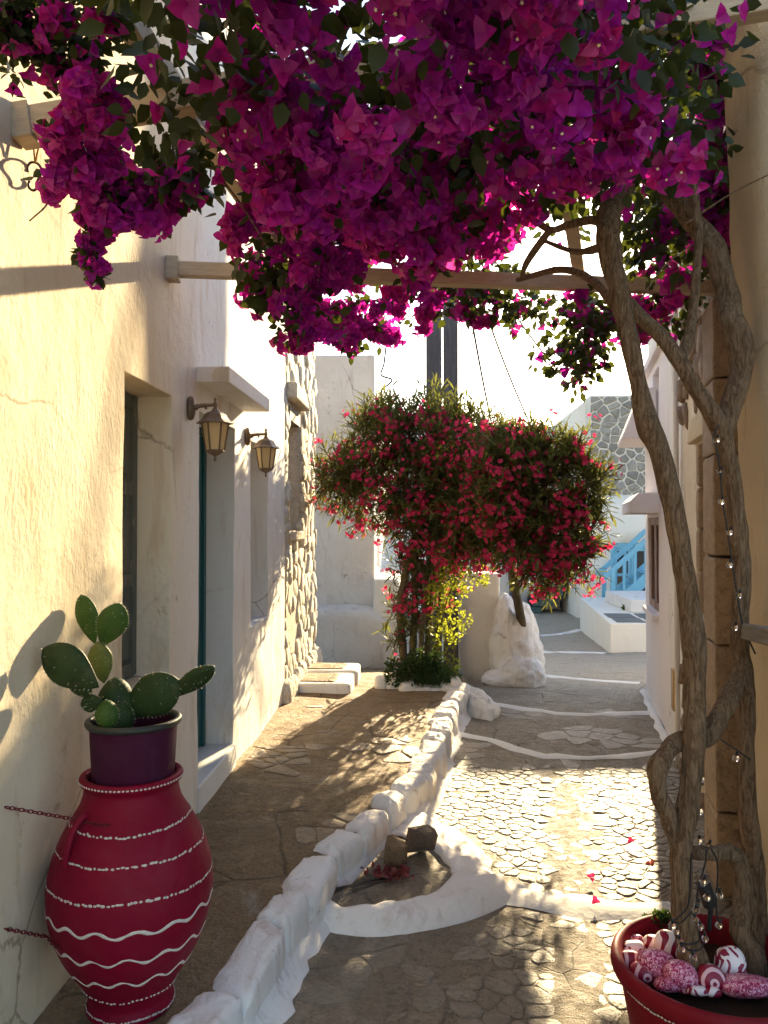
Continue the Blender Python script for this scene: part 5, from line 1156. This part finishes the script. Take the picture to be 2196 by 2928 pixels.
# ---------------------------------------------------------------- oleanders
OL_T = np.array([(0, 0, 0), (-.06, .22, .01), (-.085, .5, 0), (-.05, .8, -.03), (0, 1, -.07), (.05, .8, -.03), (.085, .5, 0), (.06, .22, .01), (0, .5, -.025)])
OL_F = np.array([(8, 1, 0), (8, 2, 1), (8, 3, 2), (8, 4, 3), (8, 5, 4), (8, 6, 5), (8, 7, 6), (8, 0, 7)])
FLW_T = [(0, 0, 0)]; 
for k in range(5):
    a = 2*math.pi*k/5; FLW_T += [(math.cos(a-.62)*.75, .22, math.sin(a-.62)*.75), (math.cos(a)*1.05, .48, math.sin(a)*1.05), (math.cos(a+.62)*.75, .30, math.sin(a+.62)*.75)]
FLW_T = np.array(FLW_T); FLW_F = np.array([f for k in range(5) for f in ((0, 1+3*k, 2+3*k), (0, 2+3*k, 3+3*k))])
def oleander(label, base, stems, blobs, Y, n_shoot, seed, ysc=1.15, fl=1.0):
    r = random.Random(seed); t = thing('oleander_tree', label, 'tree', base, 'oleanders in red flower')
    for pts in stems: limb(t, 'trunk', pts, 'bark_grey', .12, 10)
    B = [(atY(q_[0], q_[1], q_[3] if len(q_) > 3 else Y), q_[2]*pxm(Y)) for q_ in blobs]; tot = sum(x[1]**2 for x in B); leaves = []; flowers = []; tw = MB()
    for c, rad in B:
        for _ in range(int(n_shoot*rad*rad/tot)):
            d = Vector((r.gauss(0, 1), r.gauss(0, 1), r.gauss(0, 1))).normalized(); q_ = r.random()**.55*(1.0 if r.random() < .88 else r.uniform(1.1, 1.45))
            p0 = c+Vector((d.x, d.y*ysc, d.z))*rad*q_
            ax = (d*.6+Vector((r.gauss(0, .3), r.gauss(0, .3), .75+r.gauss(0, .3)))).normalized(); L = r.uniform(.10, .20)
            droop = d.z < -.2
            if droop: ax = (d+Vector((r.gauss(0, .4), r.gauss(0, .4), -.1))).normalized()
            for k in range(r.randint(6, 9)):
                u = k/8; a = 2.4*k+r.random(); X = ax.orthogonal().normalized(); Yv = ax.cross(X); o = X*math.cos(a)+Yv*math.sin(a)
                leaves.append((p0+ax*L*u, (o*(.9-.35*u)+ax*(.45+.5*u)).normalized(), r.uniform(.085, .135)))
            tw.tube([p0-ax*.08, p0+ax*L], .0035, 4, cap=False)
            sideflower = .60 if d.y < .3 else .3
            topless = (.25 if d.z > .45 else 1.0)*(.2 if p0.z > 2.5 else 1.0)*(1.9 if noise.noise(p0*3.2) > .05 else .45)
            if r.random() < sideflower*topless*fl:
                pe = p0+ax*L*1.05+d*.03
                for _k in range(r.randint(3, 7)):
                    v = Vector((r.gauss(0, .03), r.gauss(0, .03), r.gauss(0, .028))); flowers.append((pe+v, (v*14+d*.6+Vector((0, -.5, 0))).normalized(), r.uniform(.017, .025)))
    for i in range(2): pass
    tw.build('twigs', M['bark_grey'], t, kind='stuff')
    def arr(it): return np.array([tuple(i[0]) for i in it]), np.array([tuple(i[1]) for i in it]), np.array([i[2] for i in it])
    p, a, s = arr(leaves); V, FF = scatter(OL_T, OL_F, frames(a, rng.uniform(-.6, .6, len(p))), p, s); mesh_np('crown', V, FF, M['ole_leaf'], t, True, kind='stuff')
    order = sorted(range(len(flowers)), key=lambda i: flowers[i][0].y)
    me = bpy.data.meshes.new('flower'); me.from_pydata(FLW_T.tolist(), [], FLW_F.tolist()); me.materials.append(M['ole_flower'])
    for i in order[:220]:
        p, d, s = flowers[i]; o = bpy.data.objects.new('flower', me); COL.objects.link(o); o.parent = t
        o.matrix_local = Matrix.Translation(p-ROOTLOC[t.name])@d.to_track_quat('Y', 'Z').to_matrix().to_4x4()@Matrix.Rotation(r.uniform(0, 6), 4, 'Y')@Matrix.Diagonal((s, s, s, 1))
    p, a, s = arr([flowers[i] for i in order[220:]]); V, FF = scatter(FLW_T, FLW_F, frames(a, rng.uniform(0, 6, len(p))), p, s); mesh_np('flower_mass', V, FF, M['ole_flower'], t, False, kind='stuff')
    return t
Y1, Y2 = 7.45, 6.6
oleander('larger oleander with several trunks and red flowers before the pole', atY(1205, 1940, 7.35),
  [[(1158,1960,Y1,26),(1152,1850,Y1,24),(1145,1740,Y1,24),(1160,1640,Y1,20),(1185,1540,Y1,18),(1150,1430,Y1,14),(1060,1350,Y1,8)], [(1180,1960,Y1,24),(1182,1820,Y1,22),(1188,1690,Y1,20),(1190,1580,Y1,18),(1200,1460,Y1,14),(1120,1300,Y1,8)],
   [(1215,1960,Y1+.1,22),(1225,1820,Y1+.1,20),(1235,1680,Y1+.1,18),(1250,1560,Y1+.1,14),(1300,1400,Y1+.1,8)], [(1240,1960,Y1,20),(1255,1820,Y1,18),(1262,1700,Y1,16),(1280,1560,Y1,12),(1340,1420,Y1,8)], [(1200,1960,Y1-.1,18),(1205,1830,Y1-.1,16),(1215,1700,Y1-.1,14),(1205,1600,Y1,12)], [(1225,1560,Y1,12),(1240,1420,Y1,10),(1230,1280,Y1,6)]],
  [(1000, 1340, 81), (940, 1385, 43), (1080, 1250, 86), (1040, 1420, 73), (1170, 1250, 98), (1190, 1390, 107), (1290, 1280, 98), (1320, 1420, 107), (1240, 1510, 68), (1130, 1470, 47), (1390, 1340, 81), (1120, 1180, 43), (1250, 1180, 47), (1360, 1230, 60), (1420, 1300, 51), (1230, 1600, 38), (1150, 1640, 32), (1140, 1750, 24), (1130, 1850, 21), (1350, 1500, 60), (1180, 1480, 70), (1190, 1690, 36), (1215, 1770, 30), (1165, 1800, 24), (1240, 1650, 42)], Y1, 2300, 5, 1.1, .62)
oleander('smaller oleander with one pale trunk rooted on the white outcrop', atY(1495, 1790, 8.5),
  [[(1500,1830,8.5,28),(1488,1760,8.4,26),(1476,1700,8.2,24),(1464,1640,7.8,22),(1470,1540,7.3,18),(1520,1420,6.7,10)], [(1470,1660,7.9,14),(1520,1580,7.2,12),(1620,1460,6.6,8)]],
  [(1450, 1340, 75), (1520, 1390, 93), (1600, 1350, 68), (1680, 1380, 54), (1705, 1430, 24), (1550, 1520, 90), (1510, 1560, 57), (1630, 1510, 72), (1665, 1600, 39), (1580, 1640, 44), (1680, 1500, 30), (1440, 1430, 61), (1530, 1640, 32), (1640, 1290, 32), (1540, 1280, 50), (1400, 1400, 80, 7.0), (1350, 1470, 75, 7.1), (1320, 1540, 55, 7.2), (1410, 1540, 60, 6.9), (1470, 1300, 70, 6.8), (1400, 1300, 70, 7.0), (1440, 1480, 70, 6.8)], Y2, 2300, 9, .8, .55)

# stones round the oleander bed, and its undergrowth
bed = thing('planting_bed', 'whitewashed stone edging round the oleander trunks', 'flower bed', (0, 7.2, .15))
for i, (px, py, w, h) in enumerate(((1090,1955,30,26),(1125,1965,40,30),(1165,1975,42,30),(1205,1984,42,30),(1243,1988,36,30),(1278,1985,30,36),(1300,1965,26,34))):
    p = atY(px, py, 6.95+.1*(i < 2)); mb = MB(); superq(mb, p, (1, .1, 0), (-.1, 1, 0), (0, 0, 1), w*pxm(7)*.62, .09, h*pxm(7)*.9, .55, 18, 12, .16, 6, i*2.1); mb.build('stone', M['kerb_white'], bed, smooth=True)
mb = MB(); superq(mb, (.0, 7.35, .12), (1, 0, 0), (0, 1, 0), (0, 0, 1), .36, .38, .10, .6, 20, 8, .1); mb.build('soil', M['soil'], bed, smooth=True)
mb = MB(); superq(mb, (.44, 7.1, -.03), (.97, .22, 0), (-.22, .97, 0), (0, 0, 1), .12, .55, .15, .7, 40, 20, .2, 6, 4, .02); mb.build('plaster_ramp', M['kerb_white'], bed, smooth=True)
SM_T = LEAF_T*np.array([1.1, 1, 1])
def bush(name, label, base, blobs, Y, n, size, m, stem=None, seed=1, up=.3):
    r = random.Random(seed); t = thing(name, label, 'shrub', base); it = []
    B = [(atY(a, b, Y), rad*pxm(Y)) for a, b, rad in blobs]; tot = sum(x[1]**2 for x in B)
    for c, rad in B:
        for _ in range(int(n*rad*rad/tot)):
            d = Vector((r.gauss(0, 1), r.gauss(0, 1), r.gauss(0, 1))).normalized(); it.append((c+d*rad*r.random()**.4, (d+Vector((0, 0, up))+Vector((r.gauss(0, .5), r.gauss(0, .5), r.gauss(0, .5)))).normalized(), r.uniform(*size)))
    p = np.array([tuple(i[0]) for i in it]); a = np.array([tuple(i[1]) for i in it]); s = np.array([i[2] for i in it])
    V, FF = scatter(SM_T, LEAF_F, frames(a, rng.uniform(0, 6, len(p))), p, s); mesh_np('foliage', V, FF, m, t, True, kind='stuff')
    for st_ in (stem or []): limb(t, 'stem', st_, 'bark_grey', .1, 6)
bush('lime_shrub', 'lime green leafy shrub glowing beside the oleander trunks', atY(1290, 1960, 7.2), [(1290,1900,30),(1275,1830,35),(1300,1800,30),(1260,1760,32),(1285,1730,28),(1330,1770,22),(1300,1690,34),(1330,1660,36),(1370,1640,28),(1390,1660,16),(1270,1660,36),(1245,1700,34),(1310,1620,28),(1275,1930,20)], 7.2, 1150, (.026, .042), M['lime_leaf'], [[(1285,1960,7.25,7),(1275,1850,7.25,6),(1270,1750,7.25,5),(1300,1660,7.25,3)], [(1285,1960,7.25,6),(1300,1850,7.22,5),(1290,1780,7.2,3)]], 3)
bush('ground_cover', 'dark green ground cover at the oleander foot', atY(1210, 1960, 7.0), [(1130,1930,32),(1170,1920,40),(1215,1925,42),(1255,1930,36),(1290,1940,24),(1305,1985,16),(1120,1900,18),(1200,1890,35),(1240,1890,30),(1312,2000,10)], 6.95, 2300, (.02, .04), M['dark_leaf'], None, 4, .5)
bush('pot_shrub', 'mossy green trailing plant at the back rim of the pot', atZ(1880, 2620, .44), [(1880,2630,20),(1900,2640,20),(1850,2640,14),(1905,2620,12)], 2.36, 300, (.010, .018), M['dark_leaf'], None, 5, .6)
bush('far_plant', 'small green plant in the far planter bed', (4.0, 14.5, .3), [(1810,1752,22),(1832,1745,20)], 14.2, 160, (.10, .18), M['dark_leaf'], None, 6, .7)
